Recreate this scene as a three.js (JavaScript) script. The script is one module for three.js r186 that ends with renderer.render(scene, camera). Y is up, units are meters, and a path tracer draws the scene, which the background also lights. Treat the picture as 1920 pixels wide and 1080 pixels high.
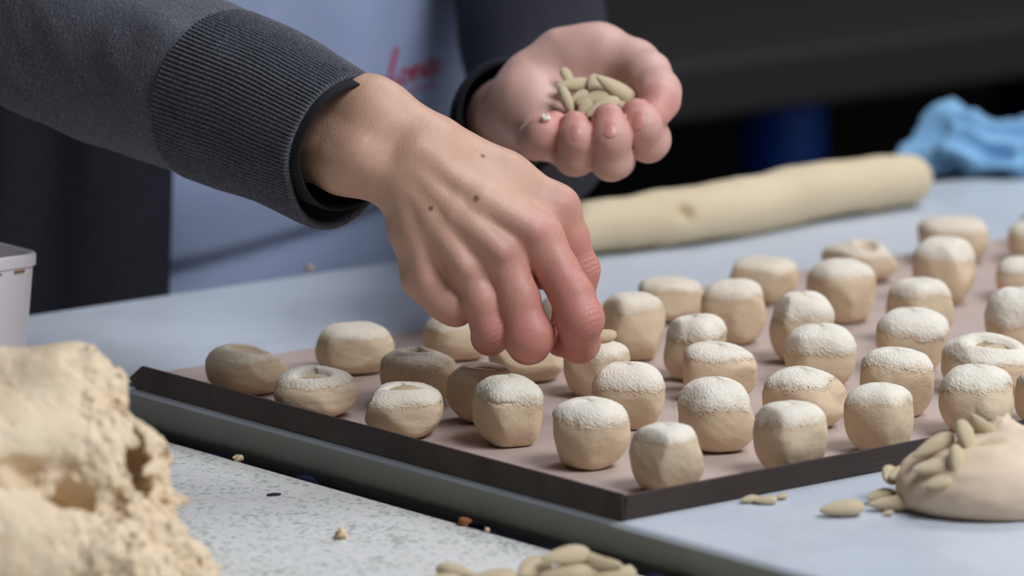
import * as THREE from 'three';
import { RoundedBoxGeometry } from 'three/addons/geometries/RoundedBoxGeometry.js';
import { mergeGeometries } from 'three/addons/utils/BufferGeometryUtils.js';
import { RectAreaLightUniformsLib } from 'three/addons/lights/RectAreaLightUniformsLib.js';

// ------------------------------------------------------------------ camera, light, exposure
const scene = new THREE.Scene();
const TOP = 0.90;                                  // height of the marble
const PITCH = 10.75 * Math.PI / 180, FOC = 9850;   // long lens, focal length in pixels of a 1920 x 1080 frame
const CAM = new THREE.Vector3(0, TOP + 0.53, 2.4);
const camera = new THREE.PerspectiveCamera(2 * Math.atan(540 / FOC) * 180 / Math.PI, 16 / 9, 0.1, 30);
camera.position.copy(CAM);
const FWD = new THREE.Vector3(0, -Math.sin(PITCH), -Math.cos(PITCH));
const UPV = new THREE.Vector3(0, Math.cos(PITCH), -Math.sin(PITCH));
camera.lookAt(CAM.clone().add(FWD));
camera.focus = 2.47;
camera.userData.fStop = 7;
scene.add(camera);
scene.background = new THREE.Color(0x000000);

const renderer = new THREE.WebGLRenderer({ antialias: true });
renderer.toneMapping = THREE.LinearToneMapping;
renderer.toneMappingExposure = 0.85;
renderer.shadowMap.enabled = true;

RectAreaLightUniformsLib.init();
// ceiling panels: [x, z, width, depth, strength]; the second is added for fill and sheen
const PANELS = [[1.5, 1.05, 1.5, 1.2, 15], [1.2, -1.3, 1.6, 1.0, 6.5]];
const CEIL = 2.9;

// ------------------------------------------------------------------ helpers
const V = (x, y, z) => new THREE.Vector3(x, y, z);
const clamp = (x, a = 0, b = 1) => Math.min(b, Math.max(a, x));
const sstep = (a, b, x) => { const t = clamp((x - a) / (b - a)); return t * t * (3 - 2 * t); };
const lerp = (a, b, t) => a + (b - a) * t;
function rng(seed) { let s = seed >>> 0; return () => { s = (s + 0x6D2B79F5) >>> 0; let t = s; t = Math.imul(t ^ (t >>> 15), t | 1); t ^= t + Math.imul(t ^ (t >>> 7), t | 61); return ((t ^ (t >>> 14)) >>> 0) / 4294967296; }; }
function hash3(x, y, z) { let h = Math.imul(x, 374761393) ^ Math.imul(y, 668265263) ^ Math.imul(z, 2147483647 - 1013904223); h = Math.imul(h ^ (h >>> 13), 1274126177); return ((h ^ (h >>> 16)) >>> 0) / 4294967296; }
function noise3(x, y, z) {       // value noise, -1..1
  const X = Math.floor(x), Y = Math.floor(y), Z = Math.floor(z); let a = x - X, b = y - Y, c = z - Z;
  a = a * a * (3 - 2 * a); b = b * b * (3 - 2 * b); c = c * c * (3 - 2 * c);
  const l = (i, j) => lerp(hash3(X, Y + i, Z + j), hash3(X + 1, Y + i, Z + j), a);
  return 2 * lerp(lerp(l(0, 0), l(1, 0), b), lerp(l(0, 1), l(1, 1), b), c) - 1;
}
const fbm = (x, y, z, o = 4) => { let s = 0, f = 1, w = 0.5; for (let i = 0; i < o; i++) { s += w * noise3(x * f, y * f, z * f); f *= 2.03; w *= 0.5; } return s; };
// a photograph pixel at a distance along the lens axis, and a photograph pixel on a level plane
const at = (px, py, d) => CAM.clone().addScaledVector(FWD, d).add(V((px - 960) / FOC * d, 0, 0)).addScaledVector(UPV, (540 - py) / FOC * d);
function onPlane(px, py, y = TOP) { const p = at(px, py, 1).sub(CAM); return CAM.clone().addScaledVector(p, (y - CAM.y) / p.y); }
const toPx = (x, y, z) => { const vx = x - CAM.x, vy = y - CAM.y, vz = z - CAM.z, d = vy * FWD.y + vz * FWD.z; return [960 + vx / d * FOC, 540 - (vy * UPV.y + vz * UPV.z) / d * FOC, d]; };
const srgb = (r, g, b) => new THREE.Color().setRGB(r / 255, g / 255, b / 255, THREE.SRGBColorSpace);

const counts = {};
function numbered(name) { const n = counts[name] = (counts[name] ?? -1) + 1; return n ? `${name}_${String(n).padStart(3, '0')}` : name; }
function tag(o, label, category, group) { o.userData.label = label; o.userData.category = category; if (group) o.userData.group = group; return o; }
function mesh(name, geo, mat, parent) {
  const m = new THREE.Mesh(geo, mat); m.castShadow = m.receiveShadow = true;
  m.name = parent ? name : numbered(name); (parent || scene).add(m); return m;
}
function thing(name, label, category, pos, turn = 0, group) {
  const g = new THREE.Group(); g.name = numbered(name); if (pos) g.position.copy(pos); g.rotation.y = turn; scene.add(g);
  return tag(g, label, category, group);
}
function struct(name, geo, mat) { const m = mesh(name, geo, mat); m.userData.kind = 'structure'; return m; }
const boxAt = (w, h, d, x, y, z, r = 0.002) => { const g = new RoundedBoxGeometry(w, h, d, 2, Math.min(r, w / 2.01, h / 2.01, d / 2.01)); g.translate(x, y, z); return g; };

// tileable noise textures
function tex(size, fn, { color = false, repeat = 1 } = {}) {
  const d = new Uint8Array(size * size * 4);
  for (let j = 0; j < size; j++) for (let i = 0; i < size; i++) {
    const c = fn(i / size, j / size), k = 4 * (j * size + i);
    if (typeof c === 'number') d[k] = d[k + 1] = d[k + 2] = clamp(c) * 255; else { d[k] = clamp(c[0]) * 255; d[k + 1] = clamp(c[1]) * 255; d[k + 2] = clamp(c[2]) * 255; }
    d[k + 3] = 255;
  }
  const t = new THREE.DataTexture(d, size, size); t.wrapS = t.wrapT = THREE.RepeatWrapping; t.magFilter = THREE.LinearFilter; t.minFilter = THREE.LinearMipmapLinearFilter; t.generateMipmaps = true;
  if (color) t.colorSpace = THREE.SRGBColorSpace; t.repeat.set(repeat, repeat); t.needsUpdate = true; return t;
}
function tnoise(u, v, f, seed = 0) {   // periodic value noise 0..1
  const x = u * f, y = v * f, X = Math.floor(x), Y = Math.floor(y); let a = x - X, b = y - Y; a = a * a * (3 - 2 * a); b = b * b * (3 - 2 * b);
  const h = (i, j) => hash3(((X + i) % f + f) % f, ((Y + j) % f + f) % f, seed);
  return lerp(lerp(h(0, 0), h(1, 0), a), lerp(h(0, 1), h(1, 1), a), b);
}
const tfbm = (u, v, f, seed, o = 4) => { let s = 0, w = 0.5, n = 0; for (let i = 0; i < o; i++) { s += w * tnoise(u, v, f << i, seed + i); n += w; w *= 0.55; } return s / n; };
const col3 = (a, b, t) => [lerp(a[0], b[0], t) / 255, lerp(a[1], b[1], t) / 255, lerp(a[2], b[2], t) / 255];

const T = {
  grain: tex(512, (u, v) => 0.5 * tfbm(u, v, 32, 1, 4) + 0.5 * tnoise(u, v, 256, 9)),
  skin: tex(512, (u, v) => 0.55 * tfbm(u, v, 48, 21, 3) + 0.45 * Math.abs(tnoise(u, v, 96, 25) - tnoise(u, v, 96, 27))),
  marble: tex(1024, (u, v) => { const n = tfbm(u, v, 4, 41, 5), s = Math.abs(tfbm(u, v, 3, 47, 5) - 0.5) * 2; const c = col3([190, 198, 207], [208, 215, 222], n); const k = 1 - 0.03 * (1 - sstep(0, 0.1, s)) - 0.03 * tnoise(u, v, 256, 5); return c.map(x => x * k); }, { color: true }),
  marbleRough: tex(512, (u, v) => 0.75 + 0.25 * tfbm(u, v, 8, 43, 4)),
  speckle: tex(1024, (u, v) => { const n = tnoise(u, v, 120, 51) * 0.5 + tnoise(u, v, 210, 52) * 0.35 + tfbm(u, v, 10, 55, 3) * 0.28; const f = 0.62 * sstep(0.64, 0.8, n); const g = sstep(0.62, 0.8, tnoise(u, v, 120, 57)); const c = col3([216, 216, 211], [146, 150, 140], f); return c.map(x => x * (1 + 0.045 * g)); }, { color: true }),
  paper: tex(512, (u, v) => col3([180, 160, 150], [191, 171, 161], tfbm(u, v, 16, 61, 5)), { color: true }),
  steel: tex(512, (u, v) => { const n = tfbm(u, v, 8, 71, 5), s = tnoise(u, v, 128, 77); return col3([50, 45, 41], [78, 60, 52], n * 0.9 + 0.2 * s - 0.1); }, { color: true }),
  steelRough: tex(512, (u, v) => 0.55 + 0.45 * tfbm(u, v, 16, 73, 4)),
  knit: tex(512, (u, v) => { const w = tnoise(u, v, 200, 81); const c = tfbm(u, v, 90, 83, 2); return col3([66, 67, 74], [132, 133, 140], clamp(0.15 + 0.55 * w * w + 0.35 * (c - 0.4))); }, { color: true }),
  knitBump: tex(512, (u, v) => 0.6 * tnoise(u, v, 220, 85) + 0.4 * tnoise(u, v, 96, 86)),
  cloth: tex(512, (u, v) => 0.5 + 0.25 * Math.sin(u * Math.PI * 2 * 128) + 0.25 * Math.sin(v * Math.PI * 2 * 128)),
};
const rep = (t, r, r2 = r) => { const c = t.clone(); c.repeat.set(r, r2); c.needsUpdate = true; return c; };
const std = o => new THREE.MeshStandardMaterial(o);
const phys = o => new THREE.MeshPhysicalMaterial(o);
const M = {
  dough: std({ color: 0xffffff, vertexColors: true, roughness: 0.72, bumpMap: rep(T.grain, 18), bumpScale: 0.00028 }),
  sugar: std({ color: 0xffffff, vertexColors: true, roughness: 0.6, bumpMap: rep(T.grain, 60), bumpScale: 0.0002 }),
  skin: phys({ color: 0xffffff, vertexColors: true, roughness: 0.5, bumpMap: rep(T.skin, 22), bumpScale: 0.00018, sheen: 0.1, sheenRoughness: 0.6, sheenColor: srgb(255, 190, 170) }),
  nail: phys({ color: srgb(206, 142, 130), roughness: 0.35 }),
  almond: std({ color: 0xffffff, vertexColors: true, roughness: 0.38, bumpMap: rep(T.grain, 20), bumpScale: 0.0002 }),
  marble: phys({ map: rep(T.marble, 1.6), roughness: 0.42, roughnessMap: rep(T.marbleRough, 3), specularIntensity: 0.8 }),
  speckle: std({ map: rep(T.speckle, 3.6), roughness: 0.5 }),
  edge: std({ color: srgb(120, 84, 58), roughness: 0.7 }),
  trim: std({ color: srgb(52, 52, 56), roughness: 0.42, metalness: 0.6, bumpMap: rep(T.grain, 6), bumpScale: 0.0015 }),
  slabEdgeShade: std({ color: srgb(188, 184, 168), map: rep(T.marble, 9), roughness: 0.8 }),  // grey carries the shade of the slab's side, plus grime
  gap: std({ color: srgb(22, 46, 100), roughness: 0.6 }),
  tray: std({ map: rep(T.steel, 4), roughness: 0.75, roughnessMap: rep(T.steelRough, 4), metalness: 0.35 }),
  paper: std({ map: rep(T.paper, 5), roughness: 0.75 }),
  knit: std({ map: rep(T.knit, 10), roughness: 0.95, bumpMap: rep(T.knitBump, 9), bumpScale: 0.0005 }),
  knitDark: std({ map: rep(T.knit, 7), color: srgb(120, 120, 134), roughness: 0.95, bumpMap: rep(T.knitBump, 9), bumpScale: 0.0005 }),
  black: std({ color: srgb(22, 23, 27), roughness: 0.9, bumpMap: rep(T.cloth, 9), bumpScale: 0.0004 }),
  trousers: std({ color: srgb(30, 31, 38), roughness: 0.9 }),
  plastic: phys({ color: srgb(236, 229, 233), roughness: 0.45 }),
  plasticIn: phys({ color: srgb(212, 205, 208), roughness: 0.5 }),
  stain: std({ color: srgb(150, 104, 70), roughness: 0.7 }),
  blueCloth: std({ color: srgb(142, 192, 230), roughness: 0.9, bumpMap: rep(T.cloth, 6), bumpScale: 0.0006 }),
  blueCan: phys({ color: srgb(30, 96, 214), roughness: 0.4 }),
  darkWood: std({ color: srgb(24, 21, 22), roughness: 0.7 }),
  darkMetal: std({ color: srgb(26, 27, 31), roughness: 0.5, metalness: 0.5 }),
  wall: std({ color: srgb(196, 196, 194), roughness: 0.9 }),
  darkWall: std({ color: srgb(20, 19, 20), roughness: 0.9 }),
  floor: std({ color: srgb(86, 82, 80), roughness: 0.7 }),
  frame: std({ color: srgb(220, 220, 222), roughness: 0.5 }),
  crumb: std({ color: srgb(222, 196, 156), roughness: 0.9 }),
  brownCrumb: std({ color: srgb(150, 96, 52), roughness: 0.9 }),
  fleck: std({ color: srgb(40, 40, 48), roughness: 0.6 }),
  speck: std({ color: srgb(240, 230, 208), roughness: 0.9 }),
};

// ------------------------------------------------------------------ meshing of distance fields (surface nets)
function surfaceNets(sdf, lo, hi, cell, colorFn) {
  const n = [0, 1, 2].map(k => Math.ceil((hi.getComponent(k) - lo.getComponent(k)) / cell) + 1), [nx, ny, nz] = n;
  const f = new Float32Array(nx * ny * nz), B = 6, reach = B * cell * 0.87 + cell * 2;
  const id = (i, j, k) => i + nx * (j + ny * k);
  for (let k0 = 0; k0 < nz; k0 += B) for (let j0 = 0; j0 < ny; j0 += B) for (let i0 = 0; i0 < nx; i0 += B) {
    const c = sdf(lo.x + (i0 + B / 2) * cell, lo.y + (j0 + B / 2) * cell, lo.z + (k0 + B / 2) * cell), far = Math.abs(c) > reach * 1.6;
    for (let k = k0; k < Math.min(nz, k0 + B); k++) for (let j = j0; j < Math.min(ny, j0 + B); j++) for (let i = i0; i < Math.min(nx, i0 + B); i++)
      f[id(i, j, k)] = far ? c : sdf(lo.x + i * cell, lo.y + j * cell, lo.z + k * cell);
  }
  const vid = new Int32Array(nx * ny * nz).fill(-1), pos = [], idx = [];
  const E = []; for (let a = 0; a < 8; a++) for (const b of [1, 2, 4]) if (!(a & b)) E.push([a, a | b]);
  for (let k = 0; k < nz - 1; k++) for (let j = 0; j < ny - 1; j++) for (let i = 0; i < nx - 1; i++) {
    let m = 0; const g = [];
    for (let a = 0; a < 8; a++) { const q = f[id(i + (a & 1), j + ((a >> 1) & 1), k + (a >> 2))]; g.push(q); if (q < 0) m |= 1 << a; }
    if (m === 0 || m === 255) continue;
    let x = 0, y = 0, z = 0, c = 0;
    for (const [a, b] of E) if ((g[a] < 0) !== (g[b] < 0)) {
      const t = g[a] / (g[a] - g[b]);
      x += (a & 1) + t * ((b & 1) - (a & 1)); y += ((a >> 1) & 1) + t * (((b >> 1) & 1) - ((a >> 1) & 1)); z += (a >> 2) + t * ((b >> 2) - (a >> 2)); c++;
    }
    vid[id(i, j, k)] = pos.length / 3; pos.push(lo.x + (i + x / c) * cell, lo.y + (j + y / c) * cell, lo.z + (k + z / c) * cell);
  }
  const quad = (a, b, c, d, flip) => { if (a < 0 || b < 0 || c < 0 || d < 0) return; if (flip) idx.push(a, c, b, a, d, c); else idx.push(a, b, c, a, c, d); };
  for (let k = 1; k < nz - 1; k++) for (let j = 1; j < ny - 1; j++) for (let i = 1; i < nx - 1; i++) {
    const s = f[id(i, j, k)] < 0;
    if (s !== f[id(i + 1, j, k)] < 0) quad(vid[id(i, j - 1, k - 1)], vid[id(i, j, k - 1)], vid[id(i, j, k)], vid[id(i, j - 1, k)], !s);
    if (s !== f[id(i, j + 1, k)] < 0) quad(vid[id(i - 1, j, k - 1)], vid[id(i - 1, j, k)], vid[id(i, j, k)], vid[id(i, j, k - 1)], !s);
    if (s !== f[id(i, j, k + 1)] < 0) quad(vid[id(i - 1, j - 1, k)], vid[id(i, j - 1, k)], vid[id(i, j, k)], vid[id(i - 1, j, k)], !s);
  }
  const N = pos.length / 3, nor = new Float32Array(N * 3), uv = new Float32Array(N * 2), col = colorFn ? new Float32Array(N * 3) : null, e = cell * 0.6;
  for (let v = 0; v < N; v++) {
    const x = pos[3 * v], y = pos[3 * v + 1], z = pos[3 * v + 2];
    const gx = sdf(x + e, y, z) - sdf(x - e, y, z), gy = sdf(x, y + e, z) - sdf(x, y - e, z), gz = sdf(x, y, z + e) - sdf(x, y, z - e), L = Math.hypot(gx, gy, gz) || 1;
    nor[3 * v] = gx / L; nor[3 * v + 1] = gy / L; nor[3 * v + 2] = gz / L;
    uv[2 * v] = x + z * 0.35; uv[2 * v + 1] = y + z * 0.5;
    if (col) { const c = colorFn(x, y, z, gx / L, gy / L, gz / L); col[3 * v] = c[0]; col[3 * v + 1] = c[1]; col[3 * v + 2] = c[2]; }
  }
  const geo = new THREE.BufferGeometry();
  geo.setAttribute('position', new THREE.Float32BufferAttribute(pos, 3)); geo.setAttribute('normal', new THREE.BufferAttribute(nor, 3)); geo.setAttribute('uv', new THREE.BufferAttribute(uv, 2));
  if (col) geo.setAttribute('color', new THREE.BufferAttribute(col, 3));
  geo.setIndex(idx); return geo;
}
const smin = (a, b, k) => { const h = Math.max(k - Math.abs(a - b), 0) / k; return Math.min(a, b) - h * h * k * 0.25; };
const cone = (a, b, ra, rb) => { const dx = b.x - a.x, dy = b.y - a.y, dz = b.z - a.z, L = dx * dx + dy * dy + dz * dz || 1e-9;
  return (x, y, z) => { const px = x - a.x, py = y - a.y, pz = z - a.z, t = clamp((px * dx + py * dy + pz * dz) / L); return Math.hypot(px - t * dx, py - t * dy, pz - t * dz) - (ra + (rb - ra) * t); }; };
const blend = (list, k) => (x, y, z) => { let d = 1e9; for (const f of list) d = smin(d, f(x, y, z), k); return d; };

// surface from a grid of points: fn(u, v) -> Vector3
function gridGeo(nu, nv, fn, { closeU = false, uvS = [1, 1], color } = {}) {
  const pos = [], uv = [], idx = [], col = [], W = nu + 1;
  for (let j = 0; j <= nv; j++) for (let i = 0; i <= nu; i++) { const u = (closeU && i === nu) ? 0 : i / nu; const p = fn(u, j / nv); pos.push(p.x, p.y, p.z); uv.push(i / nu * uvS[0], j / nv * uvS[1]); if (color) col.push(...color(u, j / nv, p)); }
  for (let j = 0; j < nv; j++) for (let i = 0; i < nu; i++) { const a = j * W + i, b = a + 1, c = a + W, d = c + 1; idx.push(a, b, d, a, d, c); }
  const g = new THREE.BufferGeometry(); g.setAttribute('position', new THREE.Float32BufferAttribute(pos, 3)); g.setAttribute('uv', new THREE.Float32BufferAttribute(uv, 2));
  if (color) g.setAttribute('color', new THREE.Float32BufferAttribute(col, 3)); g.setIndex(idx); g.computeVertexNormals();
  if (closeU) { let vol = 0; const q = k => [pos[3 * k], pos[3 * k + 1], pos[3 * k + 2]]; const o = q(0);
    for (let k = 0; k < idx.length; k += 3) { const [a, b, c] = [q(idx[k]), q(idx[k + 1]), q(idx[k + 2])].map(p => [p[0] - o[0], p[1] - o[1], p[2] - o[2]]); vol += a[0] * (b[1] * c[2] - b[2] * c[1]) - a[1] * (b[0] * c[2] - b[2] * c[0]) + a[2] * (b[0] * c[1] - b[1] * c[0]); }
    if (vol < 0) { for (let k = 0; k < idx.length; k += 3) { const w = idx[k]; idx[k] = idx[k + 1]; idx[k + 1] = w; } g.setIndex(idx); g.computeVertexNormals(); } }
  if (closeU) { const n = g.attributes.normal; for (let j = 0; j <= nv; j++) { const a = j * W, b = a + nu, v = V(n.getX(a) + n.getX(b), n.getY(a) + n.getY(b), n.getZ(a) + n.getZ(b)).normalize(); n.setXYZ(a, v.x, v.y, v.z); n.setXYZ(b, v.x, v.y, v.z); } }
  return g;
}

// ------------------------------------------------------------------ the work surfaces' own axes
const O = onPlane(1170, 977, TOP);                                   // tray corner on the marble
const AX = onPlane(255, 728, TOP).sub(O).normalize();                // along the tray's left side, away from the camera
const BX = V(-AX.z, 0, AX.x);                                        // along the tray's front side, to the right
const TURN = Math.atan2(-BX.z, BX.x);
const W = (s, t, y) => O.clone().addScaledVector(BX, s).addScaledVector(AX, t).setY(y);      // s right along the front, t back
const sOf = p => p.clone().sub(O).dot(BX), tOf = p => p.clone().sub(O).dot(AX);
const LX = (s, t, y) => V(s, y, -t);                                 // the same in a group turned by TURN at O

// ------------------------------------------------------------------ room
struct('floor', boxAt(6.4, 0.1, 7.4, 0, -0.05, 0, 0.001), M.floor);
struct('ceiling', boxAt(6.4, 0.1, 7.4, 0, 3.05, 0, 0.001), M.wall);
struct('wall_left', boxAt(0.1, 3, 7.4, -3.15, 1.5, 0, 0.001), M.darkWall);
struct('wall_right', boxAt(0.1, 3, 7.4, 3.15, 1.5, 0, 0.001), M.wall);
struct('wall_back', boxAt(6.2, 3, 0.1, 0, 1.5, -3.65, 0.001), M.darkWall);
struct('wall_front', boxAt(6.2, 3, 0.1, 0, 1.5, 3.65, 0.001), M.wall);
PANELS.forEach(([x, z, w, d, s], i) => {
  const L = ['larger ceiling light panel in front of the bench on the right', 'smaller ceiling light panel behind the bench, added for fill and marble sheen'][i];
  const t = thing('ceiling_light', L, 'light', V(x, 3, z));
  const fr = [[w + 0.06, 0.03, 0, -d / 2 - 0.015], [w + 0.06, 0.03, 0, d / 2 + 0.015]].map(([ww, dd, xx, zz]) => boxAt(ww, 0.06, dd, xx, -0.03, zz)).concat([[-1], [1]].map(([q]) => boxAt(0.03, 0.06, d, q * (w / 2 + 0.015), -0.03, 0)));
  mesh('frame', mergeGeometries(fr), M.frame, t);
  mesh('diffuser', boxAt(w, 0.02, d, 0, -0.03, 0), std({ color: 0xffffff, emissive: srgb(243, 246, 255), emissiveIntensity: 2 }), t);
  const l = new THREE.RectAreaLight(srgb(243, 246, 255), s, w, d); l.position.set(x, 3 - 0.045, z); l.lookAt(x, 0, z); l.name = `panel_light_${i}`; scene.add(l);
});

// ------------------------------------------------------------------ tables
const slabS = sOf(onPlane(700, 853, TOP)) - 0.001;                   // marble's edge towards the speckled worktop
const backT = tOf(onPlane(415, 536, TOP));                           // its edge towards the baker
const wtY = TOP - 0.0165, wtS = sOf(onPlane(740, 948, wtY));          // speckled worktop
{
  const len = 1.6, dep = 1.1, t = thing('marble_table', 'pale bluish marble work slab with a rounded edge on a dark metal table', 'table', V(O.x, 0, O.z), TURN);
  // slab with rounded edges, local x = s, local z = -t
  const sh = new THREE.Shape(); const r = 0.02;
  sh.moveTo(0, r); sh.lineTo(0, dep); sh.lineTo(len, dep); sh.lineTo(len, 0); sh.lineTo(r, 0); sh.quadraticCurveTo(0, 0, 0, r);
  const g = new THREE.ExtrudeGeometry(sh, { depth: 0.0105, bevelEnabled: true, bevelSize: 0.004, bevelThickness: 0.004, bevelOffset: -0.004, bevelSegments: 4, curveSegments: 8 });
  g.rotateX(Math.PI / 2); g.translate(slabS, TOP - 0.004, -backT);   // shape y runs towards the camera
  const slab = mesh('marble_slab', g, M.marble, t);
  mesh('shaded_slab_edge', boxAt(0.0008, 0.0155, dep - 0.05, slabS - 0.0003, TOP - 0.0102, -backT + dep / 2, 0.0003), M.slabEdgeShade, slab).userData.label = 'grimy unpolished side of the slab, darkened grey to hold its shade';  // thin strip with the side's shade put into its colour
  const y0 = TOP - 0.0185;
  mesh('table_frame', mergeGeometries([boxAt(len, 0.05, dep, slabS + len / 2, y0 - 0.026, -backT + dep / 2)]), M.darkMetal, t);
  const trimG = new THREE.CapsuleGeometry(0.0042, dep - 0.02, 6, 12); trimG.rotateX(Math.PI / 2);
  trimG.translate(slabS - 0.0048, TOP - 0.0188, -backT + dep / 2);
  mesh('metal_edging', mergeGeometries([trimG.toNonIndexed(), boxAt(0.007, 0.035, dep, slabS - 0.0048, TOP - 0.0375, -backT + dep / 2)]), M.trim, t);
  for (const [s, q] of [[0.06, 0.06], [len - 0.06, 0.06], [0.06, dep - 0.06], [len - 0.06, dep - 0.06]]) mesh('leg', boxAt(0.05, y0 - 0.05, 0.05, slabS + s, (y0 - 0.05) / 2, -backT + q), M.darkMetal, t);
  // the neighbouring worktop
  const w = thing('speckled_worktop', 'white worktop with grey-green flecks beside the marble slab', 'worktop', V(O.x, 0, O.z), TURN), wl = 0.9, wd = 1.25;
  const top = boxAt(wl, 0.028, wd, wtS - wl / 2, wtY - 0.014, -backT + wd / 2 - 0.1, 0.0012);
  { const p = top.attributes.position, uv = top.attributes.uv; for (let i = 0; i < p.count; i++) uv.setXY(i, p.getX(i), p.getZ(i)); }
  mesh('worktop_panel', top, M.speckle, w);
  mesh('edge_band', boxAt(0.0012, 0.026, wd, wtS + 0.0004, wtY - 0.0135, -backT + wd / 2 - 0.1, 0.0004), M.edge, w);
  mesh('cabinet', boxAt(wl - 0.04, wtY - 0.03, wd - 0.04, wtS - wl / 2 - 0.02, (wtY - 0.03) / 2, -backT + wd / 2 - 0.1), M.darkWood, w);
  // blue sheet showing in the gap
  const gs = mesh('plastic_strip', gridGeo(4, 160, (u, v) => { const q = v * 0.9 - 0.30; return LX(lerp(wtS + 0.0015, slabS - 0.0095, u), backT - 0.1 - v * 0.9, wtY - 0.003 - 0.006 * noise3(q * 40, u * 2, 3) - 0.002 * u); }), M.gap);
  gs.position.set(O.x, 0, O.z); gs.rotation.y = TURN; gs.material.side = THREE.DoubleSide;
  tag(gs, 'dark blue crumpled plastic strip down in the gap between marble and speckled worktop', 'plastic strip');
}
{ // uv of the slab in metres comes from the extrude generator; its sides too
}

// ------------------------------------------------------------------ baking tray and paper
const TH = 0.0118, trayBack = tOf(onPlane(258, 727, TOP)), trayLen = 0.62;
{
  const t = thing('baking_tray', 'low black steel baking tray with worn rims, filled with dough pieces', 'tray', O.clone(), TURN), th = 0.0014;
  mesh('tray_base', boxAt(trayLen, 0.0012, trayBack, trayLen / 2, 0.0008, -trayBack / 2, 0.0004), M.tray, t);
  const left = new THREE.Shape(); left.moveTo(0, 0); left.lineTo(trayBack - 0.003, 0); left.lineTo(trayBack + 0.003, 0.0045); left.lineTo(trayBack - 0.008, TH); left.lineTo(0, TH); left.closePath();
  const lg = new THREE.ExtrudeGeometry(left, { depth: th, bevelEnabled: true, bevelSize: 0.0004, bevelThickness: 0.0004, bevelSegments: 2 });
  lg.rotateY(Math.PI / 2); lg.translate(-th / 2, 0.0002, 0); { const p = lg.attributes.position; for (let i = 0; i < p.count; i++) p.setX(i, p.getX(i) - p.getY(i) * 0.08); }
  mesh('side_rim', lg, M.tray, t);
  const fg = boxAt(trayLen, TH, th, trayLen / 2, TH / 2 + 0.0002, 0, 0.0006); { const p = fg.attributes.position; for (let i = 0; i < p.count; i++) p.setZ(i, p.getZ(i) + p.getY(i) * 0.08); }
  mesh('front_rim', fg, M.tray, t);
  mesh('far_rim', boxAt(th, TH, trayBack, trayLen, TH / 2 + 0.0002, -trayBack / 2, 0.0006), M.tray, t);
  const pb = tOf(onPlane(760, 626, TOP + 0.002));
  const pg = mesh('baking_paper', gridGeo(60, 40, (u, v) => { const e = Math.min(v, 1 - v, u, 1 - u); return LX(0.0015 + u * (trayLen - 0.004), 0.002 + v * (pb - 0.002), 0.0019 + 0.0004 * noise3(u * 9, v * 7, 1) + 0.0006 * sstep(0.97, 1, v)); }, { uvS: [trayLen, pb] }), M.paper);
  pg.position.copy(O); pg.rotation.y = TURN; pg.material.side = THREE.DoubleSide;
  tag(pg, 'pinkish brown sheet of baking paper lining the tray under the dough pieces', 'baking paper');
}
const PAPER = TOP + 0.0024;

// ------------------------------------------------------------------ almonds
const CREAM = [0.92, 0.70, 0.40], CREAM2 = [0.95, 0.82, 0.57];
function almondGeo(seed, len, wid, thk, open = 0) {
  const R = rng(seed), o1 = R() * 50;
  return gridGeo(28, 22, (u, v) => {
    const a = u * Math.PI * 2, b = v * Math.PI, q = Math.cos(b), sx = -q;                 // sx: -1 tip .. 1 blunt
    let r = Math.pow(Math.sin(b), 0.85) * (0.80 + 0.26 * sx - 0.06 * sx * sx);
    let y = Math.sin(a) * r * wid / 2, z = Math.cos(a) * r * thk / 2, x = sx * len / 2;
    const k = 1 + 0.06 * noise3(x * 200 + o1, y * 200, z * 200); y *= k; z *= k;
    if (open && z > 0) z *= 1 - open * sstep(0.95, 0.2, Math.hypot(x / len * 2, y / wid * 2));
    return V(x, z, y);
  }, { closeU: true, color: (u, v, p) => { const t = clamp(0.5 + 0.5 * fbm(p.x * 160 + o1, p.y * 160, p.z * 160, 2)); const hollow = open && p.y > 0 ? sstep(0.9, 0.4, Math.hypot(p.x / len * 2, p.z / wid * 2)) : 0; return [0, 1, 2].map(i => lerp(lerp(CREAM[i], CREAM2[i], t), [0.42, 0.22, 0.06][i], hollow)); } });
}
const ALM = [almondGeo(1, 0.0205, 0.0120, 0.0090), almondGeo(2, 0.0185, 0.0125, 0.0084), almondGeo(3, 0.0215, 0.0112, 0.0082), almondGeo(4, 0.0195, 0.0122, 0.0090, 0.95), almondGeo(5, 0.0125, 0.0092, 0.0062)];
function almond(kind, p, dir, label, group, roll = 0, scale = 1) {     // dir: direction of the blunt end
  const m = mesh('almond', ALM[kind], M.almond); m.position.copy(p); m.scale.setScalar(scale);
  const x = dir.clone().normalize(), z = new THREE.Vector3().crossVectors(x, V(0, 1, 0)).normalize(), y = new THREE.Vector3().crossVectors(z, x);
  m.quaternion.setFromRotationMatrix(new THREE.Matrix4().makeBasis(x, y, z)).multiply(new THREE.Quaternion().setFromAxisAngle(V(1, 0, 0), roll));
  return tag(m, label, 'almond', group);
}
function crumbGeo(seed, r) { return gridGeo(14, 10, (u, v) => { const a = u * 6.2832, b = v * Math.PI, d = V(Math.sin(b) * Math.cos(a), Math.cos(b), Math.sin(b) * Math.sin(a)); return d.multiplyScalar(r * (1 + 0.55 * noise3(d.x * 2.1 + seed, d.y * 2.1, d.z * 2.1) + 0.25 * noise3(d.x * 5 + seed, d.y * 5, d.z * 5))); }, { closeU: true }); }

// ------------------------------------------------------------------ dough pieces
const DOUGH = [0.73, 0.575, 0.385], DOUGH2 = [0.67, 0.505, 0.325];
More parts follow.
